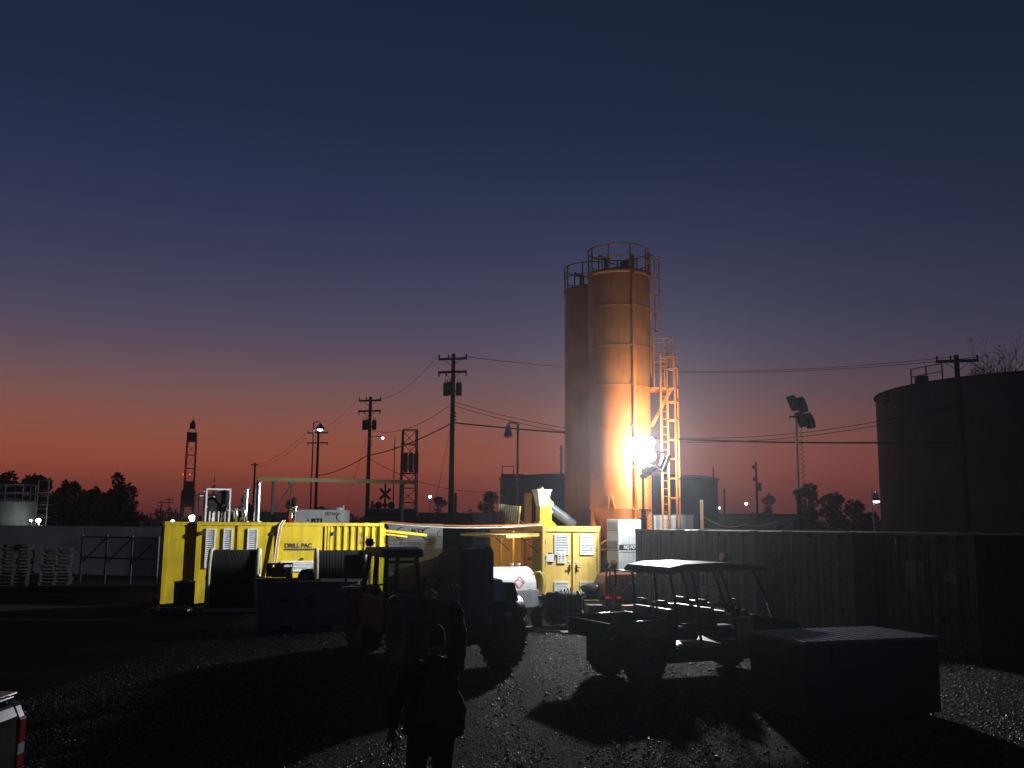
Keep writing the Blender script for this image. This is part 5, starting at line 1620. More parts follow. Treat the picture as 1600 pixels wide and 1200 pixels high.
# red pump set on a tray
pm = thing('engine_pump', 'red portable engine pump on the dark grey fuel tank', 'pump', on_cube(0.45, 0.45), R(5))
MB().bx(-0.62, 0.55, -0.3, 0.35, 0.0, 0.05).build('tray', DKST, pm)
MB().bx(-0.2, 0.18, -0.16, 0.16, 0.08, 0.34).build('engine', mat('orange_red_engine', (0.42, 0.09, 0.03), 0.45, var=0.2, bump=0.05), pm, bevel=0.04)
MB().cyl((0.18, 0, 0.2), (0.32, 0, 0.2), 0.15, n=18).build('recoil_housing', GRYP, pm)
MB().tube([(-0.28, -0.2, 0.05), (-0.28, -0.2, 0.42), (0.30, -0.2, 0.42), (0.30, -0.2, 0.05)], 0.018, 8).tube([(-0.28, 0.2, 0.05), (-0.28, 0.2, 0.42), (0.30, 0.2, 0.42), (0.30, 0.2, 0.05)], 0.018, 8).build('carry_frame', BLKP, pm)
MB().bx(-0.32, -0.2, -0.14, 0.14, 0.1, 0.44).build('air_filter', BLKP, pm, bevel=0.03)
MB().bx(-0.12, 0.12, -0.12, 0.12, 0.34, 0.42).build('fuel_tank', REDP, pm, bevel=0.03)
hp2 = thing('black_hood_box', 'small black peaked box between the red pump and right reel', 'box', on_cube(1.12, 0.75), R(5))
MB().prism([(-0.2, 0), (-0.2, 0.14), (-0.12, 0.26), (0.14, 0.28), (0.22, 0.2), (0.2, 0)], -0.2, 0.2).build('box_body', BLKP, hp2)
MB().bx(-0.03, 0.03, -0.22, -0.2, 0.04, 0.15).build('latch', GALV, hp2)
# hose reels
def reel(label, px, ybot, d, diam, width, rz):
    b = P(px, ybot, d)
    t = thing('hose_reel', label, 'reel', (b.x, b.y, 0), rz, 'cream flanged reels wound with black hose')
    r = diam / 2
    zc = r + 0.06
    for x in (0.0, width):
        M = Matrix.Translation((x, 0, zc)) @ Matrix.Rotation(R(90), 4, 'Y')
        fl_ = MB().lathe([(0.18, -0.03), (r - 0.05, -0.035), (r - 0.01, -0.065), (r + 0.02, -0.04), (r + 0.025, 0), (r + 0.02, 0.04), (r - 0.01, 0.065), (r - 0.05, 0.035), (0.18, 0.035)], 48, M).build('flange', CREAM, t)
        for k in range(6):
            a = 2 * math.pi * k / 6
            MB().beam((x + (0.045 if x else -0.045), 0.15 * math.cos(a), zc + 0.15 * math.sin(a)), (x + (0.045 if x else -0.045), (r - 0.1) * math.cos(a), zc + (r - 0.1) * math.sin(a)), 0.05, 0.03).build('spoke', CREAM, fl_)
    n = 30
    for k in range(n):                                # windings of the black hose
        x = 0.06 + (k + 0.5) * (width - 0.12) / n
        M = Matrix.Translation((x, 0, zc)) @ Matrix.Rotation(R(90), 4, 'Y')
        w = (width - 0.12) / n / 2
        e = 0.0
        MB().lathe([(r - 0.058, -w), (r - 0.042 + e, -w * 0.6), (r - 0.036 + e, 0), (r - 0.042 + e, w * 0.6), (r - 0.058, w)], 40, M).build('hose_turn', BLK, t)
    MB().cyl((-0.15, 0, zc), (width + 0.15, 0, zc), 0.06, n=14).build('axle', DKST, t)
    for x in (-0.09, width + 0.09):
        MB().prism([(-0.5, 0.0), (0.5, 0.0), (0.09, zc + 0.06), (-0.09, zc + 0.06)], x - 0.03, x + 0.03, Matrix(((0, 1, 0, 0), (1, 0, 0, 0), (0, 0, 1, 0), (0, 0, 0, 1)))).build('stand_plate', CREAM, t)
    for y in (-0.5, 0.5):
        MB().bx(-0.12, width + 0.12, y - 0.05, y + 0.05, 0, 0.10).build('base_rail', CREAM, t)
reel('black hose reel with cream flanges beside the black drum', 326, 953, 29.4, 1.84, 1.42, R(13))
reel('black hose reel with cream flanges behind the telehandler cab', 491, 951, 29.8, 1.84, 1.50, R(13))
# drum with bags
b = PZ(286, 957, 0)
t = thing('steel_drum', 'black open steel drum used as a bin beside the reel', 'drum', (b.x, b.y, 0))
MB().lathe([(0, 0), (0.30, 0), (0.30, 0.28), (0.315, 0.30), (0.30, 0.32), (0.30, 0.60), (0.315, 0.62), (0.30, 0.64), (0.30, 0.88), (0.32, 0.90), (0.30, 0.92), (0.285, 0.90), (0.285, 0.1), (0, 0.1)], 32).build('drum_shell', BLKP, t)
MB().lathe([(0.285, 0.85), (0.24, 0.92), (0.12, 0.96), (0, 0.93)], 20).build('bin_liner', mat('black_bag_plastic', (0.02, 0.02, 0.022), 0.25, var=0.2, scale=8, bump=0.8, bscale=9), t)
MB().ring((0, 0, 0.91), 0.305, 0.014, 32).build('rim', GALV, t)
def blob(q, c, r, seed, sq=0.6):
    rr = random.Random(seed)
    ph = [rr.uniform(0, 6.28) for _ in range(6)]
    prof = 9
    v, f = [], []
    n = 16
    for j in range(prof + 1):
        th_ = math.pi * j / prof
        for i in range(n):
            a = 2 * math.pi * i / n
            k = 1 + 0.16 * math.sin(3 * a + ph[0] + 2 * th_) + 0.12 * math.sin(5 * a + ph[1] - 3 * th_) + 0.08 * math.sin(9 * a + 4 * th_ + ph[2])
            v.append((c[0] + r * k * math.sin(th_) * math.cos(a), c[1] + r * k * math.sin(th_) * math.sin(a), max(0.0, c[2] + sq * r * math.cos(th_) * (1 + 0.1 * math.sin(2 * a + ph[3])))))
    for j in range(prof):
        for i in range(n):
            f.append((j * n + i, j * n + (i + 1) % n, (j + 1) * n + (i + 1) % n, (j + 1) * n + i))
    return q.add(v, f, None, True)
for i, (px, d, r, lb) in enumerate(((292, 27.8, 0.26, 'shiny black rubbish bag lying against the drum'), (271, 27.7, 0.24, 'flat black rubbish bag left of the shiny one'), (252, 28.0, 0.20, 'small black rubbish bag farthest from the reel'))):
    b = G(px, d)
    o = blob(MB(), (0, 0, 0.55 * r), r, i).cyl((0, 0, r * 0.9), (0.04, 0.02, r * 1.35), 0.03, 0.05, 8).build('rubbish_bag', MATS['black_bag_plastic'], loc=b)
    tag(o, lb, 'bag', 'rubbish bags round the drum')
# white fuel tank with containment box
b = PZ(760, 948, 0)
ft2 = thing('white_fuel_tank', 'white round-topped fuel tank with a red diamond behind the telehandler', 'tank', (b.x - 0.2, b.y + 0.35, 0), R(32))
TL = 2.25
TR = 0.66
zt2 = Z(800, 888, 32.0)
zc = zt2 - TR
pts = []
for a in range(0, 181, 12):
    pts.append((TR * math.cos(R(a)), zc + TR * math.sin(R(a))))
pts = [(TR, 0.12)] + pts + [(-TR, 0.12)]
MB().prism(pts, 0, TL, Matrix(((0, 1, 0, 0), (1, 0, 0, TR), (0, 0, 1, 0), (0, 0, 0, 1)))).build('tank_shell', WHT, ft2, bevel=0.03)
MB().bx(0.1, TL - 0.1, 0.1, 2 * TR - 0.1, 0, 0.12).build('skid', GRYP, ft2)
for x in (TL - 0.62, TL - 0.34):
    MB().cyl((x, TR, zt2 - 0.01), (x, TR, zt2 + 0.06), 0.035, n=10).cyl((x, TR, zt2 + 0.06), (x, TR, zt2 + 0.11), 0.075, n=14).build('filler_cap', WHT, ft2)
rd = MB()
for k in range(4):
    a0, a1 = R(90 * k), R(90 * k + 90)
    rd.beam((TL - 0.72 + 0.2 * math.cos(a0), -0.004, 0.72 + 0.2 * math.sin(a0)), (TL - 0.72 + 0.2 * math.cos(a1), -0.004, 0.72 + 0.2 * math.sin(a1)), 0.006, 0.045, up=(0, 0, 1))
rd.build('red_diamond', mat('faded_red_print', (0.70, 0.16, 0.16), 0.6, var=0.2, scale=8, bump=0), ft2)
b = PZ(800, 950, 0)
cb = thing('containment_box', 'pale grey containment box in front of the white fuel tank', 'box', (b.x, b.y, 0), R(28))
CL = 1.02
CZ = Z(820, 923, 31.1)
q = MB()
q.bx(0, CL, 0, 0.05, 0, CZ).bx(0, CL, 0.6, 0.65, 0, CZ).bx(0, 0.05, 0.05, 0.6, 0, CZ).bx(CL - 0.05, CL, 0.05, 0.6, 0, CZ).bx(0.05, CL - 0.05, 0.05, 0.6, 0, 0.05)
q.build('box_walls', WHT, cb, bevel=0.006)
MB().bx(0.06, CL - 0.06, 0.06, 0.59, CZ - 0.1, CZ - 0.06).build('inner_tray', GRYP, cb)
# blue bucket
b = PZ(847, 950, 0)
t = thing('bucket', 'blue plastic bucket with a white label on the gravel', 'bucket', (b.x + 0.02, b.y, 0))
bz = Z(847, 931, 31.2)
MB().lathe([(0, 0.0), (0.125, 0.0), (0.148, bz - 0.02), (0.16, bz - 0.02), (0.16, bz), (0.14, bz), (0.118, 0.03), (0, 0.03)], 28).build('pail', BLUEP, t)
MB().lathe([(0.1475, bz - 0.09), (0.157, bz - 0.085), (0.157, bz - 0.075), (0.147, bz - 0.07)], 28).build('rib_band', BLUEP, t)
MB().lathe([(0.1315, 0.06), (0.1455, bz * 0.68)], 8, a0=R(215), a1=R(275)).build('label_patch', PAPER, t)
MB().tube([(-0.155, 0, bz - 0.05), (-0.1, -0.13, bz - 0.14), (0, -0.18, bz - 0.17), (0.1, -0.13, bz - 0.14), (0.155, 0, bz - 0.05)], 0.006, 6).build('handle', GALV, t)
# yellow hose coil hanging on the container corner
b = P(842, 893, 33.2)
q = MB()
rr = random.Random(4)
for k in range(9):
    w = rr.uniform(0.10, 0.22)
    l = rr.uniform(0.75, 1.0)
    x0 = rr.uniform(-0.06, 0.06)
    pts = []
    for a in range(0, 360, 20):
        pts.append((x0 + w * math.sin(R(a)) * (1 + 0.3 * math.cos(R(a))), -0.02 * k + 0.08, -l / 2 + l / 2 * math.cos(R(a)) + rr.uniform(-0.01, 0.01)))
    q.tube(pts, 0.017, 6, closed=True)
q.cyl((0, 0.22, -0.02), (0, -0.14, -0.02), 0.02, n=8)
o = q.build('hose_coil', CABY, loc=b)
tag(o, 'coil of yellow hose hanging at the corner of the mixing container', 'hose')

# ---------------------------------------------------------------- pipe stands, hose drum, welding gear
def stand(label, px, d, h):
    b = G(px, d)
    t = thing('pipe_stand', label, 'stand', b, random.uniform(0, 1), 'steel tripod stands on the plywood')
    MB().cyl((0, 0, 0.28), (0, 0, h), 0.035, n=10).build('post', GALV, t)
    for k in range(3):
        a = 2 * math.pi * k / 3 + 0.4
        MB().beam((0, 0, 0.45), (0.42 * math.cos(a), 0.42 * math.sin(a), 0.02), 0.045).build('leg', GALV, t)
    MB().beam((-0.16, 0, h + 0.1), (0, 0, h), 0.05).beam((0.16, 0, h + 0.1), (0, 0, h), 0.05).build('vee_head', GALV, t)
    return t
HD = 25.6
b = G(886, HD)
zt3 = Z(886, 924, HD)
stand('tripod stand under the left end of the hose drum', 856, HD + 0.1, 0.75)
stand('tripod stand under the middle of the hose drum', 884, HD - 0.2, 0.78)
stand('tripod stand right of the hose drum, near the buggy tailgate', 908, HD, 0.72)
t = thing('hose_drum', 'black horizontal hose drum resting on tripod stands', 'drum', (b.x, b.y, 0), R(12))
zc = zt3 - 0.30
M = Matrix.Rotation(R(90), 4, 'Y')
MB().cyl((-0.28, 0, zc), (0.28, 0, zc), 0.27, n=28).build('drum_core', BLK, t)
for x in (-0.30, 0.30):
    MB().lathe([(0, -0.015), (0.31, -0.015), (0.31, 0.015), (0, 0.015)], 32, Matrix.Translation((x, 0, zc)) @ M).build('drum_flange', BLKP, t)
for k in range(5):
    MB().tube([(-0.25 + 0.09 * k + 0.05 * math.sin(R(a)), (0.29 + 0.02 * (k % 2)) * math.sin(R(a)), zc + 0.02 + (0.30 + 0.02 * k) * math.cos(R(a))) for a in range(0, 360, 20)], 0.013, 6, closed=True).build('hose_loop', BLK, t)
MB().bx(-0.75, 1.0, -0.05, 0.05, zc - 0.40, zc - 0.33).build('support_bar', DKST, t)
MB().bx(0.55, 0.95, -0.2, 0.2, zc - 0.33, zc - 0.05).build('tool_box', BLKP, t, bevel=0.02)
MB().lathe([(0.0, 0.1), (0.30, 0.1), (0.33, 0.5), (0.30, 0.85), (0.26, 0.90), (0, 0.9)], 20, Matrix.Translation((-0.25, 0.15, 0))).build('dark_bucket', BLK, t)
# loose bent sheet and cable heap
b = G(843, 25.2)
o = MB().prism([(-0.16, 0.0), (-0.24, 0.35), (-0.12, 0.56), (0.02, 0.62), (0.16, 0.42), (0.20, 0.36), (0.05, 0.50), (0.1, 0.0)], -0.03, 0.03).build('bent_sheet', DKST, loc=b)
o.rotation_euler = (R(8), 0, R(-12))
tag(o, 'bent dark sheet of steel leaning by the tripod stands', 'sheet')
# plywood on the ground
for i, (px, d, rz, lb) in enumerate(((868, 24.9, 0.25, 'plywood board on the gravel under the tripod stands'), (912, 24.6, 0.18, 'plywood board beside the buggy tailgate'))):
    b = G(px, d)
    o = MB().bx(-0.7, 0.7, -0.6, 0.6, 0.03, 0.05).build('plywood_board', mat('dusty_plywood', (0.28, 0.25, 0.19), 0.8, var=0.3, scale=4, bump=0.2), loc=b)
    o.rotation_euler = (0, 0, rz)
    tag(o, lb, 'board', 'plywood boards on the gravel')
# gas regulator post with hose loop
RGD = 27.0
b = G(953, RGD)
t = thing('regulator_stand', 'slim steel post with two gas regulators and a hanging hose loop', 'stand', b, 0)
zr = Z(953, 884, RGD)
MB().cyl((0, 0.1, 0.02), (0, 0.1, zr - 0.05), 0.025, n=10).build('post', DKST, t)
MB().bx(-0.2, 0.2, 0.08, 0.12, zr - 0.16, zr - 0.12).build('cross_bar', DKST, t)
MB().cyl((0, 0.1, 0), (0, 0.1, 0.03), 0.28, n=24).build('base_plate', DKST, t)
for x in (-0.12, 0.12):
    c_ = MB().cyl((x, 0.10, zr - 0.05), (x, -0.06, zr - 0.03), 0.06, n=14).bx(x - 0.05, x + 0.05, 0.06, 0.14, zr - 0.12, zr + 0.02).build('regulator', BLKP, t)
    for s_ in (-0.05, 0.05):
        MB().cyl((x + s_, 0.02, zr + 0.02), (x + s_, -0.02, zr + 0.05), 0.04, n=12).build('gauge', REDP, c_)
    MB().tube([(x - 0.07, 0.05, zr - 0.02), (x - 0.07, 0.05, zr + 0.10), (x, 0.05, zr + 0.15), (x + 0.07, 0.05, zr + 0.10), (x + 0.07, 0.05, zr - 0.02)], 0.012, 6).build('valve_guard', DKST, c_)
zh = Z(953, 903, RGD)
for k in range(4):
    MB().tube([(0.01 * k + 0.14 * math.sin(R(a)), -0.02 - 0.015 * k, zh + (0.26 + 0.02 * k) * math.cos(R(a))) for a in range(0, 360, 18)], 0.011, 6, closed=True).build('hose_loop', BLK, t)
# orange compressor behind the buggy
CD = 30.6
b = P(945, 930, CD)
t = thing('compressor', 'orange towable compressor with a slotted hood behind the regulator stand', 'compressor', (b.x, b.y, 0), R(14))
zh = Z(965, 897, CD)
CW = 1.75
MB().prism([(0.0, 0.45), (0.0, zh - 0.30), (0.12, zh - 0.06), (0.3, zh), (CW, zh), (CW, 0.45)], 0, 1.1).build('hood', ORGM, t, bevel=0.04)
for r in range(5):
    for c_ in range(4):
        M = Matrix.Translation((0.62 + c_ * 0.15, -0.006, zh - 0.22 - r * 0.10)) @ Matrix.Rotation(R(35), 4, 'Y')
        MB().bx(-0.045, 0.045, -0.004, 0.004, -0.018, 0.018, M).build('hood_slot', BLKP, t)
MB().bx(-0.1, CW, 0.05, 1.05, 0.30, 0.45).build('chassis', BLKP, t)
MB().prism([(0.5, 0.25), (0.55, 0.62), (0.8, 0.85), (1.25, 0.87), (1.45, 0.62), (1.5, 0.25)], -0.28, -0.02).build('mudguard', BLKP, t, bevel=0.03)
MB().cyl((1.0, -0.24, 0.30), (1.0, -0.04, 0.30), 0.30, n=24).build('wheel', BLK, t)
MB().cyl((1.0, 1.14, 0.30), (1.0, 1.3, 0.30), 0.30, n=24).build('wheel', BLK, t)
MB().beam((-0.1, 0.5, 0.38), (-1.3, 0.5, 0.38), 0.09).build('drawbar', BLKP, t)
MB().cyl((-1.1, 0.5, 0.38), (-1.1, 0.5, 0), 0.035, n=8).build('jockey_leg', DKST, t)
for (x) in (0.02, 0.42):
    MB().bx(x, x + 0.22, -0.012, -0.001, 0.36, 0.42).build('red_glow_strip', emis('red_strip_glow', (1, 0.02, 0.03), 0.35), t)  # strips glow red by their own emission
MB().bx(0.25, 0.5, -0.010, -0.001, zh - 0.2, zh - 0.16).build('model_strip', ORGM, t)
b = P(985, 935, 27.2)
t = thing('crate', 'small orange-yellow crate behind the buggy bed', 'crate', (b.x, b.y, 0), 0.2)
q = MB().bx(-0.22, 0.22, -0.16, 0.16, 0.0, 0.03)
q.bx(-0.22, 0.22, -0.16, -0.13, 0.03, 0.42).bx(-0.22, 0.22, 0.13, 0.16, 0.03, 0.42).bx(-0.22, -0.19, -0.13, 0.13, 0.03, 0.42).bx(0.19, 0.22, -0.13, 0.13, 0.03, 0.42)
q.build('crate_shell', mat('amber_plastic', (0.55, 0.28, 0.03), 0.5, var=0.1, bump=0.03), t)
MB().bx(-0.235, 0.235, -0.175, 0.175, 0.42, 0.45).build('crate_lid', MATS['amber_plastic'], t)
# tarp bundle on the skid left of the compressor
b = P(925, 929, 31.4)
t = thing('covered_pallet', 'low pallet with a grey plastic covered bundle before the yellow doors', 'pallet', (b.x, b.y, 0), R(10))
blob(MB(), (0, 0, 0.62), 0.34, 11, 0.55).build('plastic_bundle', mat('grey_plastic_sheet', (0.22, 0.22, 0.24), 0.22, var=0.4, scale=6, bump=0.8, bscale=10), t)
MB().bx(-0.45, 0.45, -0.35, 0.35, 0.36, 0.46).bx(-0.45, -0.35, -0.35, 0.35, 0, 0.36).bx(0.35, 0.45, -0.35, 0.35, 0, 0.36).build('pallet_frame', DKST, t)
MB().bx(-1.3, 0.9, -0.42, -0.36, 0.30, 0.36).build('skid_rail', DKST, t)

# ---------------------------------------------------------------- pallets and pipe frames at the left
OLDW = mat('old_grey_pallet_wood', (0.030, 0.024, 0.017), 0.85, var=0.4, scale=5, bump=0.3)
def pallet_stack(px, d, n, label, wob):
    b = G(px, d)
    for i in range(n):
        lb = label if 0 < i < n - 1 else ('topmost ' if i else 'lowest ') + label.replace('in the', 'of the')
        t = thing('pallet', lb, 'pallet', (b.x + random.uniform(-wob, wob), b.y + random.uniform(-wob, wob), i * 0.142), R(20) + random.uniform(-0.06, 0.06), label.replace('wooden pallet', 'pallets'))
        for k in range(5):
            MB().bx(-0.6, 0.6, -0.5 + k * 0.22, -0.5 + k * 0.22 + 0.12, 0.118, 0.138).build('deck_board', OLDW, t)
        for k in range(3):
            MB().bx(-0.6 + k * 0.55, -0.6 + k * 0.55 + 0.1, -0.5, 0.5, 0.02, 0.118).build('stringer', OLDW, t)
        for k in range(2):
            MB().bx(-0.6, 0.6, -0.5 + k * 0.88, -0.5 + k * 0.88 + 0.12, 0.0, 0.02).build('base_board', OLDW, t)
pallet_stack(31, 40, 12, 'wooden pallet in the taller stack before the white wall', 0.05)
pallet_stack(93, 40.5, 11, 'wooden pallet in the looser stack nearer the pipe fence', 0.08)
b0, b1 = G(131, 42), G(250, 40)
t = thing('pipe_fence', 'dark pipe fence with slanted braces before the white wall', 'fence', b0, math.atan2(b1.y - b0.y, b1.x - b0.x))
L = (b1 - b0).length
for k in range(4):
    MB().cyl((L * k / 3, 0, 0), (L * k / 3, 0, 2.1), 0.05, n=8).build('post', DKST, t)
for z in (1.1, 2.0):
    MB().cyl((0, 0, z), (L, 0, z), 0.035, n=8).build('rail', DKST, t)
for k in range(3):
    MB().beam((L * k / 3 + 0.1, 0, 0.9), (L * (k + 1) / 3 - 0.1, 0, 1.95), 0.05).build('brace', DKST, t)

# ---------------------------------------------------------------- cables
def cable(name, label, pts, r, m, n=6):
    o = MB().tube(pts, r, n).build(name, m)
    tag(o, label, 'cable', 'cables strung over the containers')
A = P(596, 817.5, 34.6)
B = P(846, 822, 33.4)
for i, (m, dz, lb) in enumerate(((CABY, 0.0, 'yellow'), (CABR, 0.035, 'red'), (CABW, -0.03, 'white'))):
    cable('power_cable', '%s cable strung from the power container to the mixing container' % lb, sag(A + Vector((0, 0, dz + 0.04)), B + Vector((0, 0, dz + 0.06)), 0.10 + 0.02 * i, 24), 0.02, m)
cable('power_cable', 'yellow cable drooping behind the wooden stake', sag(P(1098, 806, 37), P(1165, 819, 38.5), 0.25, 12) + sag(P(1165, 819, 38.5), P(1215, 815, 39), 0.12, 8)[1:], 0.022, CABY)
for i, (m, lb) in enumerate(((CABY, 'yellow cable falling over the front of the power container'), (CABR, 'red cable falling over the front of the power container'), (CABW, 'white cable falling over the front of the power container'))):
    dx = 0.04 * i
    M = Matrix.Translation(DP_O) @ Matrix.Rotation(DP_RZ, 4, 'Z')
    x = dpx(440)
    pts = [(x + 0.35, 0.6, DP_H + 0.05), (x + 0.25 - dx, 0.05, DP_H + 0.06), (x + 0.12 - dx, -0.08, DP_H - 0.12), (x + 0.05 - dx, -0.10, DP_H - 0.6), (x - 0.02 - dx, -0.12, 1.3), (x - 0.05 - dx, -0.2, 0.5), (x - 0.1 - dx, -0.5, 0.04)]
    pts = [M @ Vector(p) for p in pts]
    fine = []
    for k in range(len(pts) - 1):
        fine += [pts[k].lerp(pts[k + 1], s / 4) for s in range(4)]
    cable('drop_cable', lb, fine + [pts[-1]], 0.02, m)
b = G(1097, 36.6)
h = Z(1097, 781, 36.6)
o = MB().bx(-0.06, 0.06, -0.03, 0.03, 0, h).build('wooden_stake', mat('raw_timber', (0.45, 0.30, 0.16), 0.8, var=0.3, scale=6, bump=0.2), loc=b)
tag(o, 'tall wooden stake with a yellow cable behind the tan container', 'stake')
# yellow door arms swung out at the right end of the power container
e = P(600, 829, 34.9)
t = thing('door_arm', 'yellow steel arms sticking out right of the power container', 'arm', (e.x, e.y, 0), R(10))
k = 34.9 / F
MB().beam((0, 0, e.z), (66 * k, 0, e.z - 0.16), 0.09).build('upper_arm', YEL, t)
MB().beam((0, -0.1, e.z - 0.12), (36 * k, -0.1, e.z - 0.22), 0.06).build('lower_arm', YEL, t)
for s in (8, 20, 30):
    MB().beam((s * k, -0.1, e.z - 0.13), (s * k - 0.25, -0.1, e.z - 1.2), 0.015).build('chain', DKST, t)
MB().bx(-0.05, 0.05, -0.15, 0.05, 0, e.z + 0.1).build('hinge_post', YEL, t)
# ---------------------------------------------------------------- pickup whose tail reaches into the frame
PKC = P(38, 1083, 7.25)
PKZ = PKC.z - 1.38
PK = thing('pickup_truck', 'silver pickup truck parked with its tailgate corner facing the yard', 'pickup', (PKC.x, PKC.y, 0), R(180))
# local: x forward (to -X), y to the left of travel (towards the camera)
SILV = mat('silver_car_paint', (0.16, 0.16, 0.165), 0.16, metal=0.85, var=0.05, scale=2, bump=0.0, coat=0.6)
W_ = 1.9
tg = MB().prism([(0.0, 0.62), (-0.03, 0.70), (-0.05, 1.0), (-0.04, 1.26), (0.0, 1.34), (0.07, 1.36), (0.07, 0.62)], 0.14, W_ - 0.14).build('tailgate', SILV, PK, bevel=0.02)
MB().bx(-0.075, -0.03, W_ / 2 - 0.15, W_ / 2 + 0.15, 1.05, 1.15).build('handle', BLKG, tg)
for y0, y1 in ((0.0, 0.13), (W_ - 0.13, W_)):
    MB().prism([(0.06, 0.62), (-0.01, 0.66), (-0.03, 1.24), (0.02, 1.34), (0.1, 1.36), (1.75, 1.36), (1.75, 0.62), (1.35, 0.62), (1.25, 0.88), (0.95, 0.98), (0.65, 0.88), (0.55, 0.62)], y0, y1).build('bed_side', SILV, PK, bevel=0.03)
    tl = MB().bx(-0.035, 0.10, y0 - 0.012 if y0 == 0 else y0 + 0.02, y1 - 0.02 if y0 == 0 else y1 + 0.012, 0.88, 1.24).build('tail_light', mat('red_lens', (0.35, 0.01, 0.012), 0.12, var=0.1, bump=0, coat=0.8), PK, bevel=0.02)
    MB().bx(-0.042, -0.03, y0 + 0.02, y1 - 0.02, 0.99, 1.06).build('reverse_lens', GALV, tl)
MB().bx(0.05, 1.75, -0.005, W_ + 0.005, 1.36, 1.40).build('bed_rail_cap', BLKG, PK, bevel=0.012)
MB().bx(0.0, 0.06, 0.14, W_ - 0.14, 1.362, 1.395).build('tailgate_cap', BLKG, PK, bevel=0.01)
MB().bx(0.08, 1.72, 0.13, W_ - 0.13, 0.70, 0.74).build('bed_floor', BLK, PK)
MB().bx(-0.12, 0.06, 0.05, W_ - 0.05, 0.42, 0.60).build('rear_bumper', STEEL, PK, bevel=0.03)
MB().prism([(1.78, 0.5), (1.78, 1.36), (1.95, 1.85), (3.2, 1.88), (3.95, 1.38), (5.3, 1.22), (5.5, 1.0), (5.5, 0.45)], 0.02, W_ - 0.02).build('cab_body', SILV, PK, bevel=0.05)
for y in (0.012, W_ - 0.012):
    MB().prism([(2.0, 1.40), (2.1, 1.78), (3.1, 1.80), (3.7, 1.40)], y - 0.012, y + 0.012).build('side_window', BLKG, PK)
for x in (0.95, 4.55):
    for y in (0.10, W_ - 0.10):
        wheel(PK, x, y, 0.38, 0.24, 0, 0, STEEL, side=-1 if y < 1 else 1, rimr=0.62)

PK.scale = (1, 1, 1.05)
# ================================================================ PERSON
def remesh(o, vox, smooth=4):
    m = o.modifiers.new('remesh', 'REMESH')
    m.mode = 'VOXEL'
    m.voxel_size = vox
    m.use_smooth_shade = True
    s = o.modifiers.new('smooth', 'SMOOTH')
    s.factor = 0.5
    s.iterations = smooth
    return o
pp = P(683, 822, 8.6)
pe = thing('person', 'person in a beanie and dark jacket seen from behind raising one arm', 'person', (pp.x, pp.y, 0), R(4))
SKIN = mat('skin', (0.42, 0.27, 0.20), 0.55, var=0.12, scale=9, bump=0.05)
JACK = mat('dark_jacket_cloth', (0.022, 0.020, 0.020), 0.85, var=0.4, scale=10, bump=0.5)
VEST = mat('brown_back_panel', (0.10, 0.055, 0.028), 0.85, var=0.3, scale=10, bump=0.5)
JEAN = mat('dark_denim', (0.025, 0.03, 0.045), 0.85, var=0.3, scale=14, bump=0.4)
KNIT = mat('olive_knit', (0.14, 0.12, 0.06), 0.95, var=0.3, scale=30, bump=0.8)
def ell(q, c, r, n=18, k=10, M=None):
    prof = []
    for j in range(k + 1):
        t_ = math.pi * j / k
        prof.append((math.sin(t_), -math.cos(t_)))
    MM = (M or Matrix()) @ Matrix.Translation(c) @ Matrix.Diagonal((*r, 1))
    return q.lathe(prof, n, MM)
# joints (x right, y forward, z up)
shR, elR, wrR = (0.185, 0.0, 1.47), (0.215, 0.10, 1.78), (0.175, 0.14, 2.03)
shL, elL, wrL = (-0.19, 0.0, 1.46), (-0.32, -0.04, 1.19), (-0.365, 0.05, 0.94)
hipR, knR, anR = (0.09, 0.0, 0.92), (0.08, 0.05, 0.50), (0.07, 0.0, 0.09)
hipL, knL, anL = (-0.11, 0.0, 0.92), (-0.16, 0.02, 0.50), (-0.18, -0.04, 0.09)
def mid(a, b, t): return tuple(a[i] + (b[i] - a[i]) * t for i in range(3))
def limb(q, pts, rad):
    P_, R_ = [], []
    for i in range(len(pts) - 1):
        for s in range(4):
            t_ = s / 4
            P_.append(mid(pts[i], pts[i + 1], t_))
            R_.append(rad[i] + (rad[i + 1] - rad[i]) * t_)
    P_.append(pts[-1]); R_.append(rad[-1])
    return q.tube(P_, R_, 12)
def hand(q, wr, d, side, curl):
    """palm and five fingers beyond wrist wr, pointing along d; side = +1 thumb to +x"""
    d = Vector(d).normalized()
    x = Vector((1, 0, 0))
    x = (x - d * x.dot(d)).normalized()
    y = d.cross(x)
    w = Vector(wr)
    M = Matrix.Translation(w + d * 0.055) @ Matrix((x, y, d)).transposed().to_4x4()
    ell(q, (0, 0, 0), (0.042, 0.020, 0.060), 14, 8, M)
    q.tube([w - d * 0.04, w + d * 0.03], [0.030, 0.028], 12)
    for k, (dx, L) in enumerate(((-0.030, 0.066), (-0.010, 0.080), (0.011, 0.076), (0.030, 0.060))):
        b = w + d * 0.095 + x * dx
        spread = x * dx * 0.5
        p1 = b + d * L * 0.5 + spread + y * curl * 0.4
        p2 = b + d * L * 0.85 + spread * 1.6 + y * curl * 1.4
        q.tube([b - d * 0.02, b, p1, p2], [0.0105, 0.010, 0.009, 0.0075], 8)
    b = w + d * 0.045 + x * side * 0.034
    q.tube([w + d * 0.02 + x * side * 0.015, b, b + d * 0.03 + x * side * 0.022 + y * curl, b + d * 0.058 + x * side * 0.026 + y * curl], [0.014, 0.013, 0.011, 0.009], 8)
q = MB()
ell(q, (0, 0.01, 1.685), (0.076, 0.096, 0.118))               # skull
ell(q, (0, 0.045, 1.62), (0.056, 0.062, 0.068))               # jaw
ell(q, (0, 0.112, 1.672), (0.014, 0.022, 0.026), 10, 6)       # nose
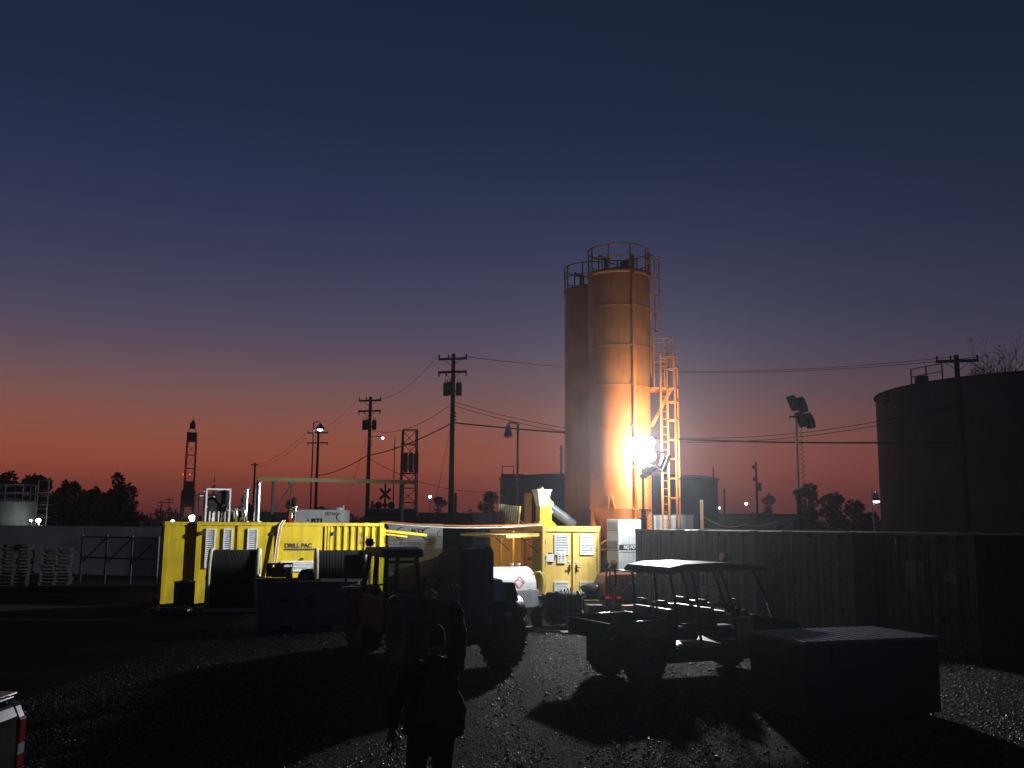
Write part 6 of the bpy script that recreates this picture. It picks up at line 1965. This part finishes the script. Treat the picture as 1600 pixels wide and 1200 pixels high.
ell(q, (0, 0.100, 1.628), (0.024, 0.012, 0.010), 10, 6)       # lips
for s in (-1, 1):
    ell(q, (s * 0.078, 0.0, 1.675), (0.012, 0.022, 0.034), 10, 6)   # ears
    ell(q, (s * 0.030, 0.088, 1.69), (0.016, 0.012, 0.011), 10, 6)  # eye lids
limb(q, [(0, -0.01, 1.44), (0, 0.0, 1.60)], [0.062, 0.054])
for z, rx, ry in ((1.38, 0.165, 0.10), (1.22, 0.15, 0.10), (1.05, 0.145, 0.10), (0.96, 0.155, 0.105)):
    ell(q, (-0.01, 0, z), (rx, ry, 0.13))
limb(q, [shR, elR, wrR], [0.055, 0.043, 0.030])
limb(q, [shL, elL, wrL], [0.055, 0.043, 0.030])
limb(q, [hipR, knR, anR], [0.085, 0.058, 0.042])
limb(q, [hipL, knL, anL], [0.085, 0.058, 0.042])
hand(q, wrR, (-0.06, 0.05, 1), -1, 0.012)
hand(q, wrL, (-0.05, 0.18, -1), 1, 0.016)
remesh(q.build('body', SKIN, pe), 0.0075, 2)
# jacket: torso that flares at the hem, collar and sleeves
q = MB()
prof = [(0.0, 1.56), (0.075, 1.56), (0.085, 1.52), (0.16, 1.49), (0.205, 1.43), (0.20, 1.25), (0.215, 1.10), (0.25, 0.96), (0.265, 0.90), (0.0, 0.90)]
q.lathe(prof, 28, Matrix.Translation((0.0, -0.005, 0)) @ Matrix.Diagonal((1.04, 0.66, 1, 1)))
ell(q, (0.165, 0.0, 1.06), (0.125, 0.10, 0.22))
ell(q, (-0.12, 0.0, 0.98), (0.13, 0.12, 0.14))
ell(q, (0, -0.085, 1.50), (0.115, 0.075, 0.085))                 # hood lying on the back
limb(q, [(0.11, 0, 1.45), shR, elR, mid(elR, wrR, 0.93)], [0.075, 0.083, 0.072, 0.052])
limb(q, [(-0.11, 0, 1.44), shL, elL, mid(elL, wrL, 0.95)], [0.075, 0.083, 0.070, 0.052])
jk = remesh(q.build('jacket', JACK, pe), 0.011, 4)
ftx = bpy.data.textures.new('cloth_folds', 'CLOUDS')
ftx.noise_scale = 0.09
ftx.noise_depth = 2
dm = jk.modifiers.new('folds', 'DISPLACE')
dm.texture = ftx
dm.strength = 0.035
dm.mid_level = 0.45
dm.texture_coords = 'LOCAL'
q = MB()
q.lathe([(0.176, 1.40), (0.203, 1.25), (0.221, 1.10), (0.243, 1.0)], 14, Matrix.Translation((0.0, -0.012, 0)) @ Matrix.Diagonal((0.86, 0.66, 1, 1)), a0=R(225), a1=R(315))
q.build('back_panel', VEST, pe, solid=0.012)
q = MB()
limb(q, [(0.06, 0, 0.98), hipR, knR, mid(knR, anR, 0.92)], [0.12, 0.115, 0.085, 0.072])
limb(q, [(-0.08, 0, 0.98), hipL, knL, mid(knL, anL, 0.92)], [0.12, 0.115, 0.085, 0.072])
ell(q, (-0.01, -0.01, 0.96), (0.19, 0.13, 0.13))
remesh(q.build('trousers', JEAN, pe), 0.014, 4)
for a in (anR, anL):
    q = MB()
    limb(q, [(a[0], a[1], 0.22), (a[0], a[1], 0.08)], [0.058, 0.060])
    ell(q, (a[0], a[1] + 0.07, 0.055), (0.052, 0.145, 0.052))
    q.bx(a[0] - 0.045, a[0] + 0.045, a[1] - 0.06, a[1] + 0.19, 0.0, 0.03)
    remesh(q.build('boot', BLK, pe), 0.012, 3)
q = MB()
q.lathe([(0.090, 1.665), (0.097, 1.668), (0.101, 1.70), (0.098, 1.72), (0.094, 1.725), (0.092, 1.76), (0.080, 1.805), (0.050, 1.835), (0.0, 1.85)], 30, Matrix.Translation((0, 0.0, 0)) @ Matrix.Translation((0, 0.012, 0)) @ Matrix.Diagonal((0.96, 1.10, 1, 1)))
q.build('beanie', KNIT, pe, solid=0.012)

# ================================================================ TREES
def leaf_mesh(rng, centers, radii, n, size):
    k = len(centers)
    w = np.array([r[0] * r[1] * r[2] for r in radii]) ** (2 / 3)
    idx = rng.choice(k, n, p=w / w.sum())
    v = rng.normal(size=(n, 3))
    v /= np.linalg.norm(v, axis=1)[:, None]
    rad = rng.uniform(0.25, 1.0, n) ** 0.5
    c = np.array(centers)[idx] + v * rad[:, None] * np.array(radii)[idx]
    a = rng.normal(size=(n, 3)); a /= np.linalg.norm(a, axis=1)[:, None]
    b = np.cross(a, rng.normal(size=(n, 3))); b /= np.linalg.norm(b, axis=1)[:, None]
    s = size * rng.uniform(0.5, 1.3, n)[:, None]
    q = np.stack([c - a * s, c - b * s * 0.45, c + a * s, c + b * s * 0.45], 1).reshape(-1, 3)
    return q
def quads_obj(name, q, m, parent):
    n = len(q) // 4
    me = bpy.data.meshes.new(name)
    me.vertices.add(4 * n)
    me.vertices.foreach_set('co', q.reshape(-1))
    me.loops.add(4 * n)
    me.loops.foreach_set('vertex_index', np.arange(4 * n))
    me.polygons.add(n)
    me.polygons.foreach_set('loop_start', np.arange(0, 4 * n, 4))
    me.polygons.foreach_set('loop_total', np.full(n, 4))
    me.update(calc_edges=True)
    me.materials.append(m)
    o = bpy.data.objects.new(name, me)
    COL.objects.link(o)
    o.parent = parent
    return o
TREE_N = [0]
def tree(label, px, ytop, d, wpx, leaves=1300, low=0.25, cone=False, group='trees round the yard', density=1.0, size=None):
    TREE_N[0] += 1
    rng = np.random.default_rng(TREE_N[0] * 13)
    rr = random.Random(TREE_N[0])
    h = Z(px, ytop, d)
    w = wpx * d / F
    t = thing('conifer_tree' if cone else 'broadleaf_tree', label, 'tree', G(px, d), rr.uniform(0, 6), group)
    q = MB()
    q.cyl((0, 0, 0), (0.05 * w * rr.uniform(-1, 1), 0, h * 0.62), 0.05 * h ** 0.7 * 0.6, 0.03 * h ** 0.7 * 0.4, 9)
    cs, rs = [], []
    if cone:
        for k in range(7):
            f = k / 6
            cs.append((0, 0, h * (low + (1 - low) * f * 0.95)))
            rs.append((w / 2 * (1.02 - f) + 0.05, w / 2 * (1.02 - f) + 0.05, h * 0.07))
    else:
        nb = 11
        for k in range(nb):
            a = rr.uniform(0, 6.28)
            f = rr.uniform(0, 1)
            rad = w / 2 * rr.uniform(0.35, 0.78) * math.sqrt(max(0.05, 1 - (f - 0.35) ** 2 * 1.6))
            z = h * (low + (0.93 - low) * f)
            c = (rad * math.cos(a), rad * math.sin(a), z)
            cs.append(c)
            s = rr.uniform(0.18, 0.33) * w
            rs.append((s, s, s * rr.uniform(0.6, 0.9)))
            q.cyl((0, 0, h * rr.uniform(0.2, 0.5)), c, 0.022 * h ** 0.7, 0.012, 6)
        cs.append((rr.uniform(-0.15, 0.15) * w, 0, h * 0.90)); rs.append((0.15 * w, 0.15 * w, h * 0.10))
        cs.append((0, 0, h * 0.6)); rs.append((0.3 * w, 0.3 * w, 0.22 * h))
    q.build('trunk', BARK, t)
    quads_obj('crown', leaf_mesh(rng, cs, rs, int(leaves * 2.2 * density), size or 0.030 * w + 0.10), LEAF, t)
    return t
tree('wide dark tree at the left edge behind the pale tank', 8, 736, 78, 84, 2200)
tree('rounded dark tree with a loose top right of the pale tank', 62, 745, 80, 64, 1500)
tree('short leafy tree between the rounded one and a thin gap', 100, 750, 76, 40, 1200)
tree('low scrubby tree in the gap beside the tall tree', 124, 763, 78, 32, 800)
tree('narrow upright tree touching the tall tree', 143, 759, 80, 30, 800)
tree('tall spreading tree with a knobbly crown left of the drilling mast', 178, 738, 74, 66, 2000, 0.15)
tree('low dark bushy tree under the tall spreading one', 204, 780, 72, 56, 1100, 0.1)
tree('low dark bushy tree behind the white wall lamp', 90, 780, 70, 90, 1500, 0.05)
tree('low dark bushy tree behind the pipe fence', 148, 784, 68, 80, 1300, 0.05)
tree('pointed conifer beside the cooler frame', 331, 746, 150, 22, 900, 0.1, True)
tree('dim round tree behind the exhaust stacks', 381, 775, 140, 34, 900, 0.1)
tree('dim twin-topped tree left of the overhead beam stay', 455, 776, 150, 26, 800, 0.1)
tree('dim bushy tree right of the plain crossarm pole', 500, 790, 150, 34, 700, 0.1)
tree('small scraggy tree beside the railway crossing sign', 583, 782, 90, 18, 500, 0.1)
tree('small scraggy tree right of the lattice tower', 684, 776, 90, 30, 550, 0.2)
tree('dim tree in front of the blue-black tank edge', 762, 768, 86, 40, 900, 0.1)
tree('leafy tree beside the unlit light tower mast', 1262, 758, 92, 42, 1300, 0.1)
tree('spreading loose tree between the light tower and the huge tank', 1306, 771, 98, 46, 1000, 0.15)
tree('low dark tree by the small lit lamp post', 1345, 784, 96, 56, 1300, 0.05)
tree('round tree beside the slim pole with box', 1201, 770, 110, 26, 800, 0.1)
# bare tree behind the huge tank
def bare_tree(label, px, ytop, d, seed):
    rr = random.Random(seed)
    h = Z(px, ytop, d)
    t = thing('bare_tree', label, 'tree', G(px, d), 0, 'trees round the yard')
    q = MB()
    tips = []
    def grow(p, dr, L, r, lvl):
        e = p + dr * L
        m_ = p.lerp(e, 0.5) + Vector((rr.uniform(-1, 1), rr.uniform(-1, 1), rr.uniform(-0.3, 0.6))) * L * 0.07
        q.tube([p, m_, e], [r, r * 0.85, r * 0.68], 5)
        if lvl == 0:
            tips.append(e)
            return
        for k in range(4 if lvl > 3 else 3):
            nd = (dr + Vector((rr.uniform(-1, 1), rr.uniform(-1, 1), rr.uniform(-0.25, 0.45))) * 0.95).normalized()
            grow(p.lerp(e, rr.uniform(0.55, 1.0)), nd, L * rr.uniform(0.6, 0.85), r * 0.62, lvl - 1)
    grow(Vector((0, 0, 0)), Vector((0, 0, 1)), h * 0.40, 0.28, 6)
    mz_ = max(v[2] for v in q.v)
    k = h / mz_
    q.v = [(a * k, b * k, c * k) for a, b, c in q.v]
    q.build('trunk', BARK, t)
    rng = np.random.default_rng(seed)
    tp = np.array([tuple(x * k) for x in tips])
    tp = tp[rng.uniform(0, 1, len(tp)) < 0.6]
    n = len(tp) * 3
    c = np.repeat(tp, 3, 0) + rng.normal(size=(n, 3)) * 0.16
    a = rng.normal(size=(n, 3)) * 0.07
    b = rng.normal(size=(n, 3)) * 0.035
    quads_obj('crown', np.stack([c - a, c - b, c + a, c + b], 1).reshape(-1, 3), LEAF, t)
bare_tree('sparse twiggy tree rising behind the huge grey tank', 1652, 512, 92, 5)
bare_tree('low twiggy tree tops behind the tank roof handrail', 1540, 572, 100, 9)
# far-off wood along the horizon, one mass
rng = np.random.default_rng(77)
az_ = rng.uniform(-46, 46, 500)
dd = rng.uniform(240, 330, 500)
hh = 3.2 + 2.6 * np.abs(np.sin(az_ * 0.7)) * rng.uniform(0.5, 1.0, 500) + rng.uniform(0, 1.2, 500)
cs = [(d * math.sin(R(a)), d * math.cos(R(a)), h * 0.45) for a, d, h in zip(az_, dd, hh)]
rs = [(rng.uniform(4, 7), 3.0, h * 0.55) for h in hh]
o = quads_obj('distant_wood', leaf_mesh(rng, cs, rs, 26000, 0.75), LEAF, None)
tag(o, 'dark line of far-off trees along the horizon', 'wood', kind='stuff')
# low shed beyond the containers
b0 = G(1133, 92)
t = thing('shed', 'low pale shed with a flat roof beyond the dark containers', 'shed', b0, R(4))
z = Z(1170, 806, 92)
MB().bx(0, 9, 0, 4, 0, z).build('wall', GRYP, t)
MB().bx(-0.3, 9.3, -0.3, 4.3, z, z + 0.2).build('roof', DKST, t)
for k in range(4):
    MB().bx(0.8 + 2 * k, 1.8 + 2 * k, -0.04, 0.01, z * 0.45, z * 0.75).build('window', BLKG, t)

# ================================================================ HAZE
hz_ = MB().bx(-640, 640, -80, 740, -1.0, 32).build('haze', BLK)
hm = bpy.data.materials.new('thin_haze')
hm.use_nodes = True
ht_ = hm.node_tree
ht_.nodes.clear()
ho_ = ht_.nodes.new('ShaderNodeOutputMaterial')
hv = ht_.nodes.new('ShaderNodeVolumePrincipled')
hv.inputs['Color'].default_value = (0.85, 0.88, 0.95, 1)
hv.inputs['Density'].default_value = 0.00075
hv.inputs['Anisotropy'].default_value = 0.85
ht_.links.new(hv.outputs[0], ho_.inputs['Volume'])
hz_.data.materials.clear()
hz_.data.materials.append(hm)
tag(hz_, 'thin night haze over the yard', 'haze', kind='stuff')
